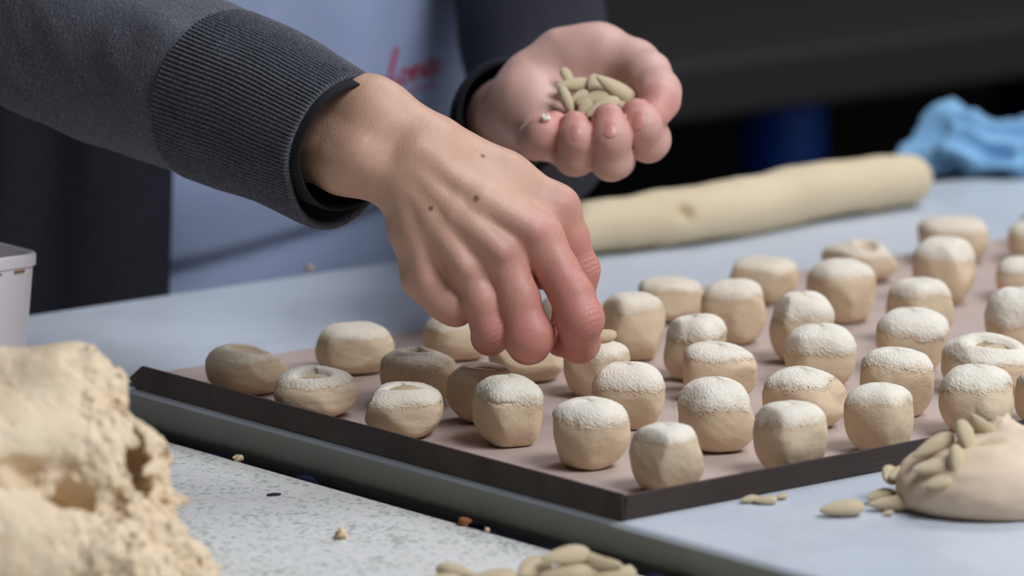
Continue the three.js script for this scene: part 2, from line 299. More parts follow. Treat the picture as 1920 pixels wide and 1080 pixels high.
// [centre x, top y, bottom y, width] in photograph pixels, options, label
const PIECES = [
  [462, 645, 742, 155, { sugar: 0.32, dim: [-0.02, 0.0, 0.55, 0.5, 0.10], slump: 0.32, sq: 2.4, shadeTint: 0.5 }, 'shade-tinted bare dough piece with a slumped top, at the back left end of the tray'],
  [593, 686, 784, 160, { sugar: 0.9, tip: 0.34, dim: [-0.14, 0.22, 0.46, 0.26, 0.30], slump: 0.16, sq: 2.3, edge: 0.74, nut: 1 }, 'sugared dough piece whose deep slit holds an almond, second from left along the near rim'],
  [665, 603, 702, 149, { sugar: 0.55, sq: 3.0, flat: 0.5, fine: 1 }, 'wide smooth lying dough piece near the back paper edge, left of the hand'],
  [785, 651, 756, 146, { sugar: 0.6, dim: [-0.1, 0.2, 0.34, 0.2, 0.10], slump: 0.16, sq: 2.6, shadeTint: 0.35 }, 'faintly sugared dough piece with a small round hollow, below and left of the little finger'],
  [758, 717, 822, 148, { sugar: 0.85, tip: 0.16, dim: [-0.05, 0.2, 0.46, 0.20, 0.2], sq: 2.9, nut: 1, edge: 0.66 }, 'white-sugared dough piece with a narrow almond slit on top, third along the near rim'],
  [857, 588, 676, 132, { sugar: 0.5, sq: 2.9, flat: 0.5, fine: 1 }, 'smooth dough piece partly hidden behind the little and ring fingers'],
  [905, 680, 794, 136, { sugar: 0.35, dim: [0.1, 0.1, 0.55, 0.4, 0.11], sq: 2.4, shadeTint: 0.5 }, 'shade-tinted bare dough piece half hidden behind the cracked sugared piece'],
  [952, 703, 838, 132, { sugar: 0.95, sq: 3.6, crack: 1, edge: 0.66 }, 'straight-sided sugared dough piece with a crack running just below its sugar cap'],
  [988, 610, 717, 145, { sugar: 0.4, sq: 2.8, fine: 1 }, 'smooth dough piece right below the tips of the ring and middle fingers'],
  [1119, 637, 748, 125, { sugar: 0.7, sq: 3.4, flat: 0.7, edge: 0.7 }, 'dough piece being pressed by the forefinger with an almond on top'],
  [1110, 745, 881, 146, { sugar: 0.92, sq: 2.4, dent: 1 }, 'round sugared dough piece with dented left side, left of the near-corner piece'],
  [1178, 680, 805, 138, { sugar: 0.95, sq: 2.8, edge: 0.62 }, 'white-topped dough piece just in front of the piece being pressed'],
  [1186, 548, 676, 124, { sugar: 0.7, sq: 3.0, fine: 1 }, 'tall dough piece standing right of the forefinger knuckle'],
  [1250, 793, 924, 141, { sugar: 0.9, sq: 3.2, dent: 1, fine: 1 }, 'softly blurred sugared dough piece in the near corner of the tray'],
  [1256, 518, 604, 130, { sugar: 0.5, sq: 2.9, flat: 0.8, fine: 1 }, 'flat smooth dough piece at the back edge of the paper, first right of the thumb'],
  [1303, 590, 716, 118, { sugar: 0.95, sq: 3.4, flat: 0.5, slump: -0.1, edge: 0.66 }, 'narrow upright sugar-capped dough piece standing in the middle of the tray'],
  [1350, 641, 752, 140, { sugar: 0.98, sq: 2.8, slump: 0.2 }, 'heavily sugared dough piece just behind the large one with ragged sugar edge'],
  [1345, 708, 847, 146, { sugar: 0.98, sq: 2.7, slump: 0.1, edge: 0.6 }, 'large dough piece with ragged sugar edge, behind and right of the near-corner piece'],
  [1375, 523, 646, 124, { sugar: 0.7, sq: 2.9, fine: 1 }, 'smooth round-topped dough piece right of the flat piece by the thumb'],
  [1431, 479, 570, 132, { sugar: 0.45, sq: 3.0, flat: 0.9, fine: 1 }, 'flat blurred dough piece at the paper edge below the middle of the dough roll'],
  [1482, 752, 892, 140, { sugar: 0.88, sq: 2.7, dent: 1, fine: 1 }, 'sugared dough piece behind the front rim, second from the near corner'],
  [1503, 547, 684, 122, { sugar: 0.9, sq: 2.8, edge: 0.62 }, 'upright sugared dough piece in the middle row with a leaning left side'],
  [1508, 688, 806, 158, { sugar: 0.95, sq: 2.7, slump: 0.18 }, 'wide low sugared dough piece with a slanting top, behind the front row'],
  [1538, 608, 728, 134, { sugar: 0.99, sq: 2.8, edge: 0.58 }, 'thickly sugared domed dough piece near the middle of the right half'],
  [1577, 485, 607, 132, { sugar: 0.8, sq: 2.6, fine: 1, dent: 1 }, 'round dough piece with a shallow dent, in front of the saddle-topped one'],
  [1612, 450, 530, 143, { sugar: 0.4, sq: 2.8, flat: 0.6, fine: 1, dim: [0.15, 0.1, 0.3, 0.8, 0.12] }, 'wide saddle-topped dough piece at the back edge of the paper'],
  [1648, 718, 850, 132, { sugar: 0.9, sq: 3.4, fine: 1, dent: 1 }, 'square-shouldered sugared dough piece behind the front rim, third from the near corner'],
  [1682, 652, 784, 140, { sugar: 0.97, sq: 2.9, slump: 0.08 }, 'sugared dough piece tapering to its right, second row from the front rim'],
  [1710, 578, 700, 136, { sugar: 0.99, sq: 3.0, edge: 0.58, taper: 0.12 }, 'heavily sugared dough piece narrowing downwards, third row from the front rim'],
  [1725, 521, 646, 128, { sugar: 0.9, sq: 3.0 }, 'domed sugared dough piece directly behind the one that narrows downwards'],
  [1770, 444, 571, 119, { sugar: 0.85, sq: 3.2, fine: 1, edge: 0.68 }, 'tall blurred dough piece in front of the one at the far back right'],
  [1787, 404, 494, 134, { sugar: 0.5, sq: 2.9, flat: 0.8, fine: 1 }, 'blurred flat dough piece at the back paper edge, right of the dough roll end'],
  [1830, 684, 818, 141, { sugar: 0.9, sq: 3.2, edge: 0.68, wrinkle: 1 }, 'creased sugared dough piece behind the front rim, above the almond-topped lump'],
  [1848, 625, 742, 168, { sugar: 0.98, sq: 2.3, tip: 0.28, dim: [0.12, 0.16, 0.55, 0.36, 0.26], nut: 1, edge: 0.62, slump: 0.08 }, 'wide sugared dough piece whose open hollow holds a small almond, on the right'],
  [1912, 540, 668, 132, { sugar: 0.99, sq: 2.7, edge: 0.45 }, 'rough sugary dough piece cut by the right picture edge, above the hollowed one'],
  [1928, 482, 568, 122, { sugar: 0.9, sq: 3.0 }, 'dough piece cut by the right picture edge, second below the back corner'],
  [1950, 412, 494, 122, { sugar: 0.75, sq: 3.0, fine: 1 }, 'blurred dough piece mostly outside the right picture edge, level with the back row'],
  [1972, 384, 470, 120, { sugar: 0.5, sq: 3.0, flat: 0.6, fine: 1 }, 'sliver of a dough piece at the extreme back right picture edge'],
  [1966, 690, 800, 128, { sugar: 0.95, sq: 2.8 }, 'sliver of a sugared dough piece at the right picture edge beside the creased one'],
  [1070, 545, 664, 124, { sugar: 0.6, sq: 2.9, fine: 1 }, 'dough piece seen only through the gap between forefinger and middle finger'],
];
const pieceInfo = [];
PIECES.forEach(([cx, ty, by, wpx, o, label], n) => {
  const R = rng(500 + n * 17), sd = n * 13.7;
  const front = onPlane(cx, by, PAPER), sc = front.distanceTo(CAM) / FOC;
  const w = wpx * sc; let rx = w / 2, rz = rx * (o.rz || 0.96);
  const el = Math.atan2(CAM.y - front.y, Math.hypot(front.x - CAM.x, front.z - CAM.z));
  // the silhouette's height is h cos + (depth of the top) sin
  let h = ((by - ty) * sc - 1.05 * rz * Math.sin(el)) / Math.cos(el);
  const dir = V(front.x - CAM.x, 0, front.z - CAM.z).normalize();
  const c = front.clone().addScaledVector(dir, rz * 0.72); c.y = PAPER;
  const yaw = Math.atan2(dir.x, dir.z) + Math.PI + (R() - 0.5) * 0.5;     // local +z faces the camera
  const n1 = o.sq, nv = 2.5 + (o.flat || 0) * 0.8 + R() * 0.3, ph = R() * 1.57;
  const facets = []; for (let k = 0; k < 3; k++) { const a = R() * 6.283, y = (R() - 0.45) * 0.9; facets.push([Math.cos(a), y, Math.sin(a), 0.74 + R() * 0.1]); }
  if (o.dent) facets.push([-0.75, -0.25, 0.62, 0.80], [0.62, -0.35, 0.75, 0.86]);
  for (const f of facets) { const L = Math.hypot(f[0], f[1], f[2]); f[0] /= L; f[1] /= L; f[2] /= L; }
  const pt = (a, b) => {                // azimuth, polar angle from the top -> point, base at y = 0
    let dx = Math.sin(b) * Math.cos(a), dy = Math.cos(b), dz = Math.sin(b) * Math.sin(a);
    // horizontally a soft square, vertically a soft drum
    const ca = Math.cos(a + ph), sa = Math.sin(a + ph), hr = Math.pow(Math.pow(Math.abs(ca), n1) + Math.pow(Math.abs(sa), n1), -1 / n1) * lerp(1, 0.86, clamp((n1 - 2) / 2));
    const nq = dy > 0 ? nv : 2.15, q = Math.pow(Math.pow(Math.abs(Math.sin(b)), nq) + Math.pow(Math.abs(dy), nq), -1 / nq);
    let r = q;
    let X = dx * r * hr, Y = dy * r, Z = dz * r * hr;
    for (const f of facets) { const s = X * f[0] + Y * f[1] + Z * f[2]; if (s > f[3]) { const q2 = s - f[3], e = q2 * q2 / (q2 + 0.12) * 0.85; X -= f[0] * e; Y -= f[1] * e; Z -= f[2] * e; } }
    const k = 1 + 0.035 * noise3(dx * 1.7 + sd, dy * 1.7, dz * 1.7) + 0.012 * noise3(dx * 5 + sd, dy * 5, dz * 5);
    X *= k; Y *= k; Z *= k;
    const ta = (o.taper || 0.03) * Y; X *= 1 + ta; Z *= 1 + ta;
    if (Y < -0.84) Y = -0.84 + (Y + 0.84) * 0.10;                          // flat where it sits
    Y = (Y + 0.856) / 1.856;
    if (o.slump) Y *= 1 - o.slump * 0.55 * sstep(-0.4, 1, X) + o.slump * 0.15;
    if (o.tip) Y *= 1 - o.tip * 0.6 * sstep(-0.6, 1, Z) + o.tip * 0.2;
    if (o.dim && dy > 0) { const e = Math.hypot((X - o.dim[0]) / o.dim[2], (Z - o.dim[1]) / o.dim[3]); Y -= o.dim[4] * (1 - sstep(0.35, 1.05, e)) - 0.04 * Math.exp(-Math.pow((e - 1.25) * 3, 2)); }
    if (o.crack && Z > 0 && X < 0.25) { const line = 0.70 + 0.02 * noise3(X * 6, 2, 1) - 0.03 * X; Y -= 0; const e = Math.abs(Y - line) / 0.022; const gk = Math.exp(-e * e) * sstep(0.3, 0.0, X) * 0.05 * sstep(-0.75, -0.5, X); X *= 1 - gk; Z *= 1 - gk; }
    if (o.wrinkle && Z > 0) { const e = Math.abs(X - 0.02 - 0.25 * (0.55 - Y)) / 0.05; const gk = Math.exp(-e * e) * 0.035 * sstep(0.12, 0.25, Y) * sstep(0.6, 0.45, Y); X *= 1 - gk; Z *= 1 - gk; }
    return V(X * rx, Y * h, Z * rz);
  };
  for (let it = 0; it < 4; it++) {       // make the finished shape as wide and as tall as it should be
    let x0 = 1e9, x1 = -1e9, y0 = 1e9, y1 = -1e9; const cyw = Math.cos(yaw), syw = Math.sin(yaw);
    for (let j = 0; j <= 20; j++) for (let i = 0; i < 40; i++) { const p = pt(i / 40 * 6.2832, j / 20 * Math.PI), q = toPx(c.x + p.x * cyw + p.z * syw, c.y + p.y, c.z - p.x * syw + p.z * cyw); x0 = Math.min(x0, q[0]); x1 = Math.max(x1, q[0]); y0 = Math.min(y0, q[1]); y1 = Math.max(y1, q[1]); }
    const kx = wpx / (x1 - x0); rx *= kx; rz *= kx; h *= 1 + ((by - ty) / (y1 - y0) - 1) * 1.1;
    c.x += (cx - (x0 + x1) / 2) * sc; const f2 = onPlane(cx, by + (by - y1), PAPER), f1 = onPlane(cx, by, PAPER); c.z += (f2.z - f1.z) * 0.9;
  }
  const t = thing('dough_piece', label, 'dough', c.clone().setY(PAPER), yaw, 'almond dough pieces on the tray');
  const shadeTint = o.shadeTint || 0;  // brown tint paints the hand's shadow into the dough colour
  const body = gridGeo(96, 64, (u, v) => pt(-u * Math.PI * 2, Math.pow(v, 0.9) * Math.PI), { closeU: true, uvS: [w * 3.1, h * 2], color: (u, v, p) => { const k = clamp(0.5 + 0.7 * fbm(p.x * 60 + sd, p.y * 60, p.z * 60, 3)); const s = fbm(p.x * 700 + sd, p.y * 700, p.z * 700, 1) < -0.44 ? 0.86 : 1; return [0, 1, 2].map(i => lerp(DOUGH[i], DOUGH2[i], clamp(k * 0.6 + shadeTint * 0.4)) * s * [1, 1 - 0.05 * shadeTint, 1 - 0.08 * shadeTint][i]); } });
  mesh('dough_body', body, M.dough, t);
  // sugar cap: a crust of grains over the top, with a ragged edge
  const amt = o.sugar, edge = (o.edge ?? (0.78 - 0.08 * R())) - 0.015, NU = 190, NV = 72, pos = [], uv = [], cols = [], idx = [], keep = [], grains = o.fine ? 0.00022 : 0.00045;
  const tilt = (R() - 0.5) * 0.12;
  for (let j = 0; j <= NV; j++) for (let i = 0; i < NU; i++) {
    const a = -i / NU * Math.PI * 2, b = j / NV * Math.PI * 0.6, p = pt(a, b), e = 0.02, pa = pt(a - e, Math.max(b, 0.02)), pb = pt(a, Math.max(b, 0.02) + e), p0 = pt(a, Math.max(b, 0.02));
    const nrm = pa.sub(p0).cross(pb.sub(p0)).normalize(); if (nrm.x * p0.x + nrm.y * (p0.y - 0.45 * h) + nrm.z * p0.z < 0) nrm.negate();
    const m = p.y / h - edge - tilt * p.x / rx + 0.11 * fbm(p.x * 110 + sd, p.y * 110, p.z * 110 + 9, 3) + 0.13 * (hash3(i * 7 + n, j * 3, n) - 0.5) - (o.dim && Math.hypot((p.x / rx - o.dim[0]) / o.dim[2], (p.z / rz - o.dim[1]) / o.dim[3]) < 0.72 ? 0.5 : 0);
    const patch = 0.5 + 0.5 * noise3(p.x * 160 + sd, p.y * 160, p.z * 160 + 31), gr = hash3(i * 3 + 1, j * 5 + 2, n);
    const cover = clamp(sstep(-0.02, 0.2, m) * (0.35 + 0.75 * amt) + 0.25 * (patch - 0.5)), grain = cover > 0.9 * hash3(i * 11 + 5, j * 7 + 3, n + 7) ? 1 : 0;
    const dust = clamp(0.55 * cover + 0.45 * grain * sstep(0, 0.06, m) * (0.3 + 0.7 * amt));
    keep.push(m > 0 && amt > 0.3); for (let q = 0; q < 3; q++) cols.push(lerp((DOUGH[q] + DOUGH2[q]) / 2, [0.86, 0.80, 0.67][q], dust));
    const th = 0.00005 + grains * gr * grain * amt * sstep(0, 0.12, m) + 0.0002 * clamp(m * 8) * amt;
    p.addScaledVector(nrm, th); pos.push(p.x, p.y, p.z); uv.push(p.x, p.z);
  }
  for (let j = 0; j < NV; j++) for (let i = 0; i < NU; i++) { const A = j * NU + i, B = j * NU + (i + 1) % NU, C = A + NU, D = B + NU; if (keep[A] && keep[B] && keep[D]) idx.push(A, D, B); if (keep[A] && keep[C] && keep[D]) idx.push(A, C, D); }
  if (idx.length) {
    const g = new THREE.BufferGeometry(); g.setAttribute('position', new THREE.Float32BufferAttribute(pos, 3)); g.setAttribute('uv', new THREE.Float32BufferAttribute(uv, 2)); g.setAttribute('color', new THREE.Float32BufferAttribute(cols, 3)); g.setIndex(idx); g.computeVertexNormals();
    { const nn = g.attributes.normal; let sy = 0; for (let i = 0; i < NU; i++) sy += nn.getY(NU * 6 + i); if (sy < 0) { for (let i = 0; i < idx.length; i += 3) { const q = idx[i]; idx[i] = idx[i + 1]; idx[i + 1] = q; } g.setIndex(idx); g.computeVertexNormals(); } }
    mesh('sugar_crust', g, M.sugar, t);
  }
  pieceInfo.push({ t, h, rx, rz, c, o, yaw });
  if (o.nut) {
    const q = V(o.dim[0] * rx, 0, o.dim[1] * rz); q.y = pt(Math.atan2(o.dim[1], o.dim[0]), Math.atan2(Math.hypot(o.dim[0], o.dim[1]), 1.0)).y + 0.0032;
    const wq = q.clone().applyAxisAngle(V(0, 1, 0), yaw).add(t.position), d = V(1, 0.02, 0.12).applyAxisAngle(V(0, 1, 0), yaw);
    almond(n === 33 ? 4 : 1, wq, d, { 1: 'pale almond sunk in the deep slit of the second piece along the near rim', 4: 'almond in the narrow slit of the third piece along the near rim', 33: 'small almond lying in the open hollow of the wide piece on the right' }[n], undefined, 0.1, n === 33 ? 0.95 : 0.85);
  }
});

// ------------------------------------------------------------------ dough roll
{
  const pts = [[985, 472], [1080, 452], [1200, 434], [1330, 420], [1460, 398], [1590, 375], [1690, 362], [1752, 358]].map(([x, y], i) => [x, y]);
  const thick = [0.0130, 0.0146, 0.0163, 0.0168, 0.0165, 0.0162, 0.0154, 0.0134];
  const base = [[1030, 492], [1090, 484], [1200, 472], [1330, 455], [1460, 430], [1590, 408], [1690, 394], [1740, 388]].map(([x, y], i) => onPlane(x, y, TOP).add(V(0, thick[i], -thick[i] * 0.5)));
  const cv = new THREE.CatmullRomCurve3(base), L = cv.getLength();
  const g = gridGeo(64, 150, (u, v) => {
    const s = clamp((v - 0.02) / 0.96), p = cv.getPointAt(s), tg = cv.getTangentAt(s), side = V(0, 1, 0).cross(tg).normalize(), up = tg.clone().cross(side).normalize();
    const i = s * 7, i0 = Math.min(6, Math.floor(i)); let r = lerp(thick[i0], thick[i0 + 1], i - i0);
    const capS = s * L, e1 = Math.min(capS, L - capS); r *= e1 < 0.014 ? Math.sqrt(Math.max(0, 1 - Math.pow(1 - e1 / 0.014, 2.6))) : 1;
    const a = u * Math.PI * 2, q = p.clone().addScaledVector(side, Math.cos(a) * r * 1.04).addScaledVector(up, Math.sin(a) * r);
    const k = 0.0020 * noise3(q.x * 28, q.y * 28, q.z * 28) + 0.0007 * noise3(q.x * 90, q.y * 90, q.z * 90 + 5);
    q.addScaledVector(up, k); const dentP = at(1286, 399, q.clone().sub(CAM).dot(FWD)); const dd = q.distanceTo(dentP) / 0.006; q.addScaledVector(side, 0); if (dd < 2 && Math.cos(a) * side.z > 0) q.addScaledVector(V(0, -0.3, -1), 0.004 * Math.exp(-dd * dd * 2));
    if (q.y < TOP + 0.0006) q.y = TOP + 0.0006; return q;
  }, { closeU: true, uvS: [0.12, L], color: (u, v, p) => { const k = clamp(0.5 + 0.8 * fbm(p.x * 40, p.y * 40, p.z * 40, 3)); const dz = p.clone().sub(CAM).dot(FWD), d = Math.exp(-Math.pow(p.distanceTo(at(1291, 404, dz)) / 0.0032, 2)) + 0.7 * Math.exp(-Math.pow(p.distanceTo(at(1277, 391, dz)) / 0.0026, 2)); return [0, 1, 2].map(i => lerp(lerp([0.72, 0.60, 0.40][i], [0.66, 0.53, 0.34][i], k), [0.40, 0.25, 0.10][i], d * 0.8)); } });
  tag(mesh('dough_roll', g, M.dough), 'long thick roll of smooth pale dough with a small gouge, behind the tray', 'dough');
}

// ------------------------------------------------------------------ blue cloth
{
  const c = onPlane(1850, 328, TOP);
  const g = gridGeo(160, 90, (u, v) => {
    const a = u * Math.PI * 2, b = v * Math.PI; const d = V(Math.sin(b) * Math.cos(a), Math.cos(b), Math.sin(b) * Math.sin(a));
    let p = V(d.x * 0.062, Math.max(0, d.y) * 0.030, d.z * 0.035);
    const f = 1 - Math.abs(noise3(d.x * 1.6 + 3 + d.y, d.y * 1.4, d.z * 1.9 + 1)), f2 = 1 - Math.abs(noise3(d.x * 3.1 + 8, d.y * 2.6 - d.x, d.z * 3.2)), f3 = noise3(d.x * 6, d.y * 5, d.z * 6 + 4);
    const k = 0.62 + 0.42 * f * f + 0.24 * f2 * f2 + 0.05 * f3; p.multiplyScalar(k);
    p.y += 0.014 * Math.exp(-Math.pow((p.x + 0.030) / 0.020, 2)) * Math.max(0, d.y); if (d.y <= 0) p.y = 0;
    return p.add(c).add(V(0.006, 0.0008, -0.02));
  }, { closeU: true, uvS: [0.3, 0.2] });
  tag(mesh('cloth', g, M.blueCloth), 'crumpled light blue cloth lying on the marble at the far right', 'cloth');
}

// ------------------------------------------------------------------ big lump at the right with almonds
const lumpC = onPlane(1875, 985, TOP);
{
  const c = onPlane(1862, 982, TOP), sc = c.distanceTo(CAM) / FOC;
  c.z -= 0.036;
  const g = gridGeo(110, 70, (u, v) => {
    const a = -u * Math.PI * 2, b = v * Math.PI, d = V(Math.sin(b) * Math.cos(a), Math.cos(b), Math.sin(b) * Math.sin(a));
    let y = d.y < -0.5 ? -0.5 : d.y; const k = 1 + 0.05 * noise3(d.x * 2 + 4, d.y * 2, d.z * 2) + 0.015 * noise3(d.x * 6, d.y * 6, d.z * 6);
    const rr = d.y < -0.5 ? Math.hypot(d.x, d.z) / Math.sqrt(0.75) : 1; const p = V(d.x * 0.0418 * k, (y + 0.5) / 1.5 * 0.0330 * k * (1 + 0.22 * d.x), d.z * 0.040 * k);
    p.y += 0.0035 * Math.exp(-Math.pow((p.x - 0.008) / 0.006, 2) - Math.pow((p.z + 0.012) / 0.008, 2)) * Math.max(0, d.y) * (1 + noise3(p.x * 400, p.y * 400, p.z * 400)); return p;
  }, { closeU: true, uvS: [0.25, 0.12], color: (u, v, p) => { const k = clamp(0.5 + 0.7 * fbm(p.x * 50, p.y * 50, p.z * 50, 3)); return [0, 1, 2].map(i => lerp([0.78, 0.62, 0.46][i], [0.72, 0.54, 0.38][i], k)); } });
  const m = mesh('dough_lump', g, M.dough); m.position.copy(c); m.position.y = TOP + 0.0005;
  tag(m, 'large smooth dough lump on the marble in front of the tray, topped with almonds', 'dough');
  const D = c.clone().sub(CAM).dot(FWD), G = 'almonds on and beside the large dough lump';
  const A = (k, x, y, dd, ang, lab, roll = 0.2, s = 1) => { const p = at(x, y, D + dd), q = at(x + Math.cos(ang) * 40, y - Math.sin(ang) * 40, D + dd + 0.002); almond(k, p, q.sub(p), lab, undefined, roll, s); };
  A(2, 1750, 836, -0.014, 0.50, 'long almond lying uppermost at the left of the heap on the large lump');
  A(0, 1752, 876, -0.024, 0.12, 'almond lying under the long one on the left flank of the lump');
  A(1, 1813, 825, -0.018, 1.9, 'upright almond in the middle of the heap on the large lump', 0.5, 1.05);
  A(3, 1846, 806, -0.006, -0.85, 'split almond with a brown hollow at the top of the lump heap', -0.9, 0.95);
  A(0, 1860, 836, -0.021, 0.12, 'almond at the right of the heap on the large lump', 0.2, 0.85);
  A(1, 1794, 872, -0.028, 1.65, 'broad almond standing on edge at the front of the lump heap', 1.1, 1.0);
  A(4, 1760, 905, -0.034, 0.25, 'thin almond piece lowest on the front of the lump', 0.2, 1.0);
  // beside it
  const F = (k, x, y, hgt, ang, lab, roll = 0, s = 1) => { const p = onPlane(x, y + 0.2, TOP).add(V(0, hgt, 0)); almond(k, p, V(Math.cos(ang), 0.03, -Math.sin(ang)), lab, undefined, roll, s); };
  F(0, 1578, 968, 0.0036, 0.25, 'single almond lying alone on the marble in front of the tray');
  F(2, 1672, 958, 0.0035, 0.1, 'yellowish almond lying at the left foot of the large dough lump');
  F(1, 1652, 944, 0.0036, 0.5, 'almond half hidden behind the yellowish one at the foot of the lump', 0.2, 0.8);
  F(1, 1668, 938, 0.0112, 1.3, 'almond leaning on its end behind the two at the foot of the lump', 0.9, 0.9);
  F(0, 1690, 940, 0.0125, 0.9, 'almond leaning against the left flank of the large lump', 0.4, 0.9);
  [[1405, 943, 0.5, 'flat almond fragment left of two others by the front rim'], [1435, 945, 0.1, 'middle almond fragment by the front rim'], [1466, 937, 0.8, 'small round almond fragment right of two others by the front rim'], [1665, 968, 0.3, 'tiny almond fragment in front of the yellowish almond']].forEach(([x, y, a, lab], i) => { const p = onPlane(x, y, TOP).add(V(0, 0.0016, 0)); almond(4, p, V(Math.cos(a), 0.02, -Math.sin(a)), lab, undefined, 0, [0.75, 0.85, 0.5, 0.42][i]); });
}

// almonds at the bottom edge on the speckled worktop
{
  const G = (k, x, y, hgt, ang, lab, roll = 0, s = 1) => { const p = onPlane(x, y, wtY + hgt); almond(k, p, V(Math.cos(ang), 0.05, -Math.sin(ang)), lab, undefined, roll, s); };
  G(1, 858, 1074, 0.0040, 2.6, 'almond at the left end of the pile at the bottom picture edge', 0.3, 1.1);
  G(2, 820, 1092, 0.0036, 0.3, 'almond barely showing left of the bottom pile', 0, 1);
  G(0, 925, 1084, 0.0036, 0.2, 'low almond between the left end and the brownish one of the bottom pile', 0, 1.05);
  G(1, 1000, 1066, 0.0060, 1.0, 'brownish almond standing up in the middle of the bottom pile', 0.4, 1.15);
  G(2, 1060, 1042, 0.0125, 0.35, 'topmost almond of the bottom pile with a dark underside', 0.5, 1.05);
  G(0, 1062, 1076, 0.0050, 0.1, 'almond lying right under the topmost one of the bottom pile', 0, 1.15);
  G(3, 1128, 1054, 0.0095, 2.7, 'broken almond at the right end of the bottom pile', 0.7, 1.0);
  G(1, 1150, 1078, 0.0040, 0.2, 'almond beneath the broken one at the right end of the bottom pile', 0, 1.1);
}

// ------------------------------------------------------------------ crumbs
{
  const cr = (x, y, Y, r, m, lab, seed) => { const g = mesh('crumb', crumbGeo(seed, r), m); const p = onPlane(x, y, Y); g.position.set(p.x, Y + r * 0.6, p.z); g.scale.y = 0.8; tag(g, lab, 'crumb'); };
  cr(640, 1010, wtY, 0.0030, M.crumb, 'dough crumb alone in the middle of the speckled worktop', 3);
  cr(447, 864, wtY, 0.0022, M.crumb, 'dough crumb at the brown edge of the speckled worktop', 8);
  cr(870, 985, wtY, 0.0026, M.brownCrumb, 'orange-brown crumb at the worktop edge by the dark gap', 12);
  cr(914, 997, wtY, 0.0013, M.crumb, 'tiny pale crumb at the worktop edge right of the orange-brown one', 15);
  cr(1180, 1072, wtY, 0.0022, M.crumb, 'dough crumb right of the bottom almond pile', 19);
  cr(300, 790, TOP - 0.014, 0.0020, M.brownCrumb, 'brown crumb on the metal edging below the left end of the tray', 22);
  cr(325, 795, TOP - 0.0135, 0.0016, M.brownCrumb, 'second smaller brown crumb on the metal edging, right of the first', 25);
  cr(580, 508, TOP, 0.0022, M.crumb, 'crumb at the far marble edge in front of the apron', 28);
  const p = onPlane(514, 929, wtY), f = mesh('fleck', gridGeo(16, 8, (u, v) => { const a = u * 6.2832, b = v * Math.PI; return V(Math.sin(b) * Math.cos(a) * 0.0036, Math.cos(b) * 0.0005, Math.sin(b) * Math.sin(a) * 0.0022); }, { closeU: true }), M.fleck);
  f.position.set(p.x, wtY + 0.0006, p.z); f.rotation.y = 0.3; tag(f, 'small dark sliver lying on the speckled worktop', 'fleck');
}

// ------------------------------------------------------------------ dough heap at the left
{
  const D = 2.20, P = (x, y, d = 0) => at(x, y, D + d), s = D / FOC;
  const blobs = [
    cone(P(-60, 790, 0.03), P(110, 765, 0.02), 0.032, 0.026), cone(P(110, 735, 0.025), P(185, 740, 0.02), 0.017, 0.011),
    cone(P(-80, 900, -0.01), P(150, 880, 0.0), 0.04, 0.028), cone(P(150, 900, 0.02), P(238, 870, 0.02), 0.022, 0.014),
    cone(P(-60, 1040, -0.035), P(200, 1080, -0.02), 0.036, 0.03), cone(P(190, 980, 0.0), P(275, 1010, 0.0), 0.022, 0.016), cone(P(280, 1070, -0.01), P(355, 1095, -0.01), 0.018, 0.009), cone(P(-60, 1120, 0), P(260, 1130, 0), 0.04, 0.025),
  ];
  const hole = [cone(P(238, 835, 0.004), P(222, 925, -0.006), 0.013, 0.013), cone(P(135, 945, -0.024), P(105, 952, -0.036), 0.009, 0.007), cone(P(-60, 885, -0.048), P(120, 890, -0.030), 0.006, 0.005)];
  const base = blend(blobs, 0.012), e0 = P(0, 0), up = UPV;
  const sdf = (x, y, z) => {
    let d = base(x, y, z); if (Math.abs(d) < 0.02) {
      for (const h of hole) d = -smin(-d, h(x, y, z) + 0.006 * fbm(x * 120 + 7, y * 120, z * 120, 3), 0.004);
      const px = (x - CAM.x) / D * FOC + 960, rag = sstep(110, 230, px) * 0.85 + 0.15;
      d += rag * (0.0085 * fbm(x * 90, y * 90, z * 90, 3) + 0.0042 * Math.abs(noise3(x * 300, y * 300, z * 300)) - 0.0020) + 0.0035 * noise3(x * 45, y * 45, z * 45) + 0.0008 * noise3(x * 600, y * 600, z * 600) * rag;
    }
    return Math.max(d, wtY + 0.0006 - y);
  };
  const lo = P(-260, 1100, 0).add(V(0, 0, -0.07)), hi = P(430, 600, 0).add(V(0, 0, 0.11)); lo.y = wtY - 0.004; lo.z = P(0, 900).z - 0.10; hi.z = P(0, 900).z + 0.10;
  const g = surfaceNets(sdf, lo, hi, 0.0016, (x, y, z) => { const k = clamp(0.5 + 0.8 * fbm(x * 60, y * 60, z * 60, 3)), q = noise3(x * 260, y * 260, z * 260) > 0.72 ? 1 : 0; return [0, 1, 2].map(i => lerp(lerp([0.80, 0.65, 0.45][i], [0.72, 0.55, 0.36][i], k), [0.70, 0.47, 0.20][i], q * 0.5)); });
  tag(mesh('dough_heap', g, M.dough), 'big torn heap of crumbly raw almond dough in the left foreground', 'dough');
}

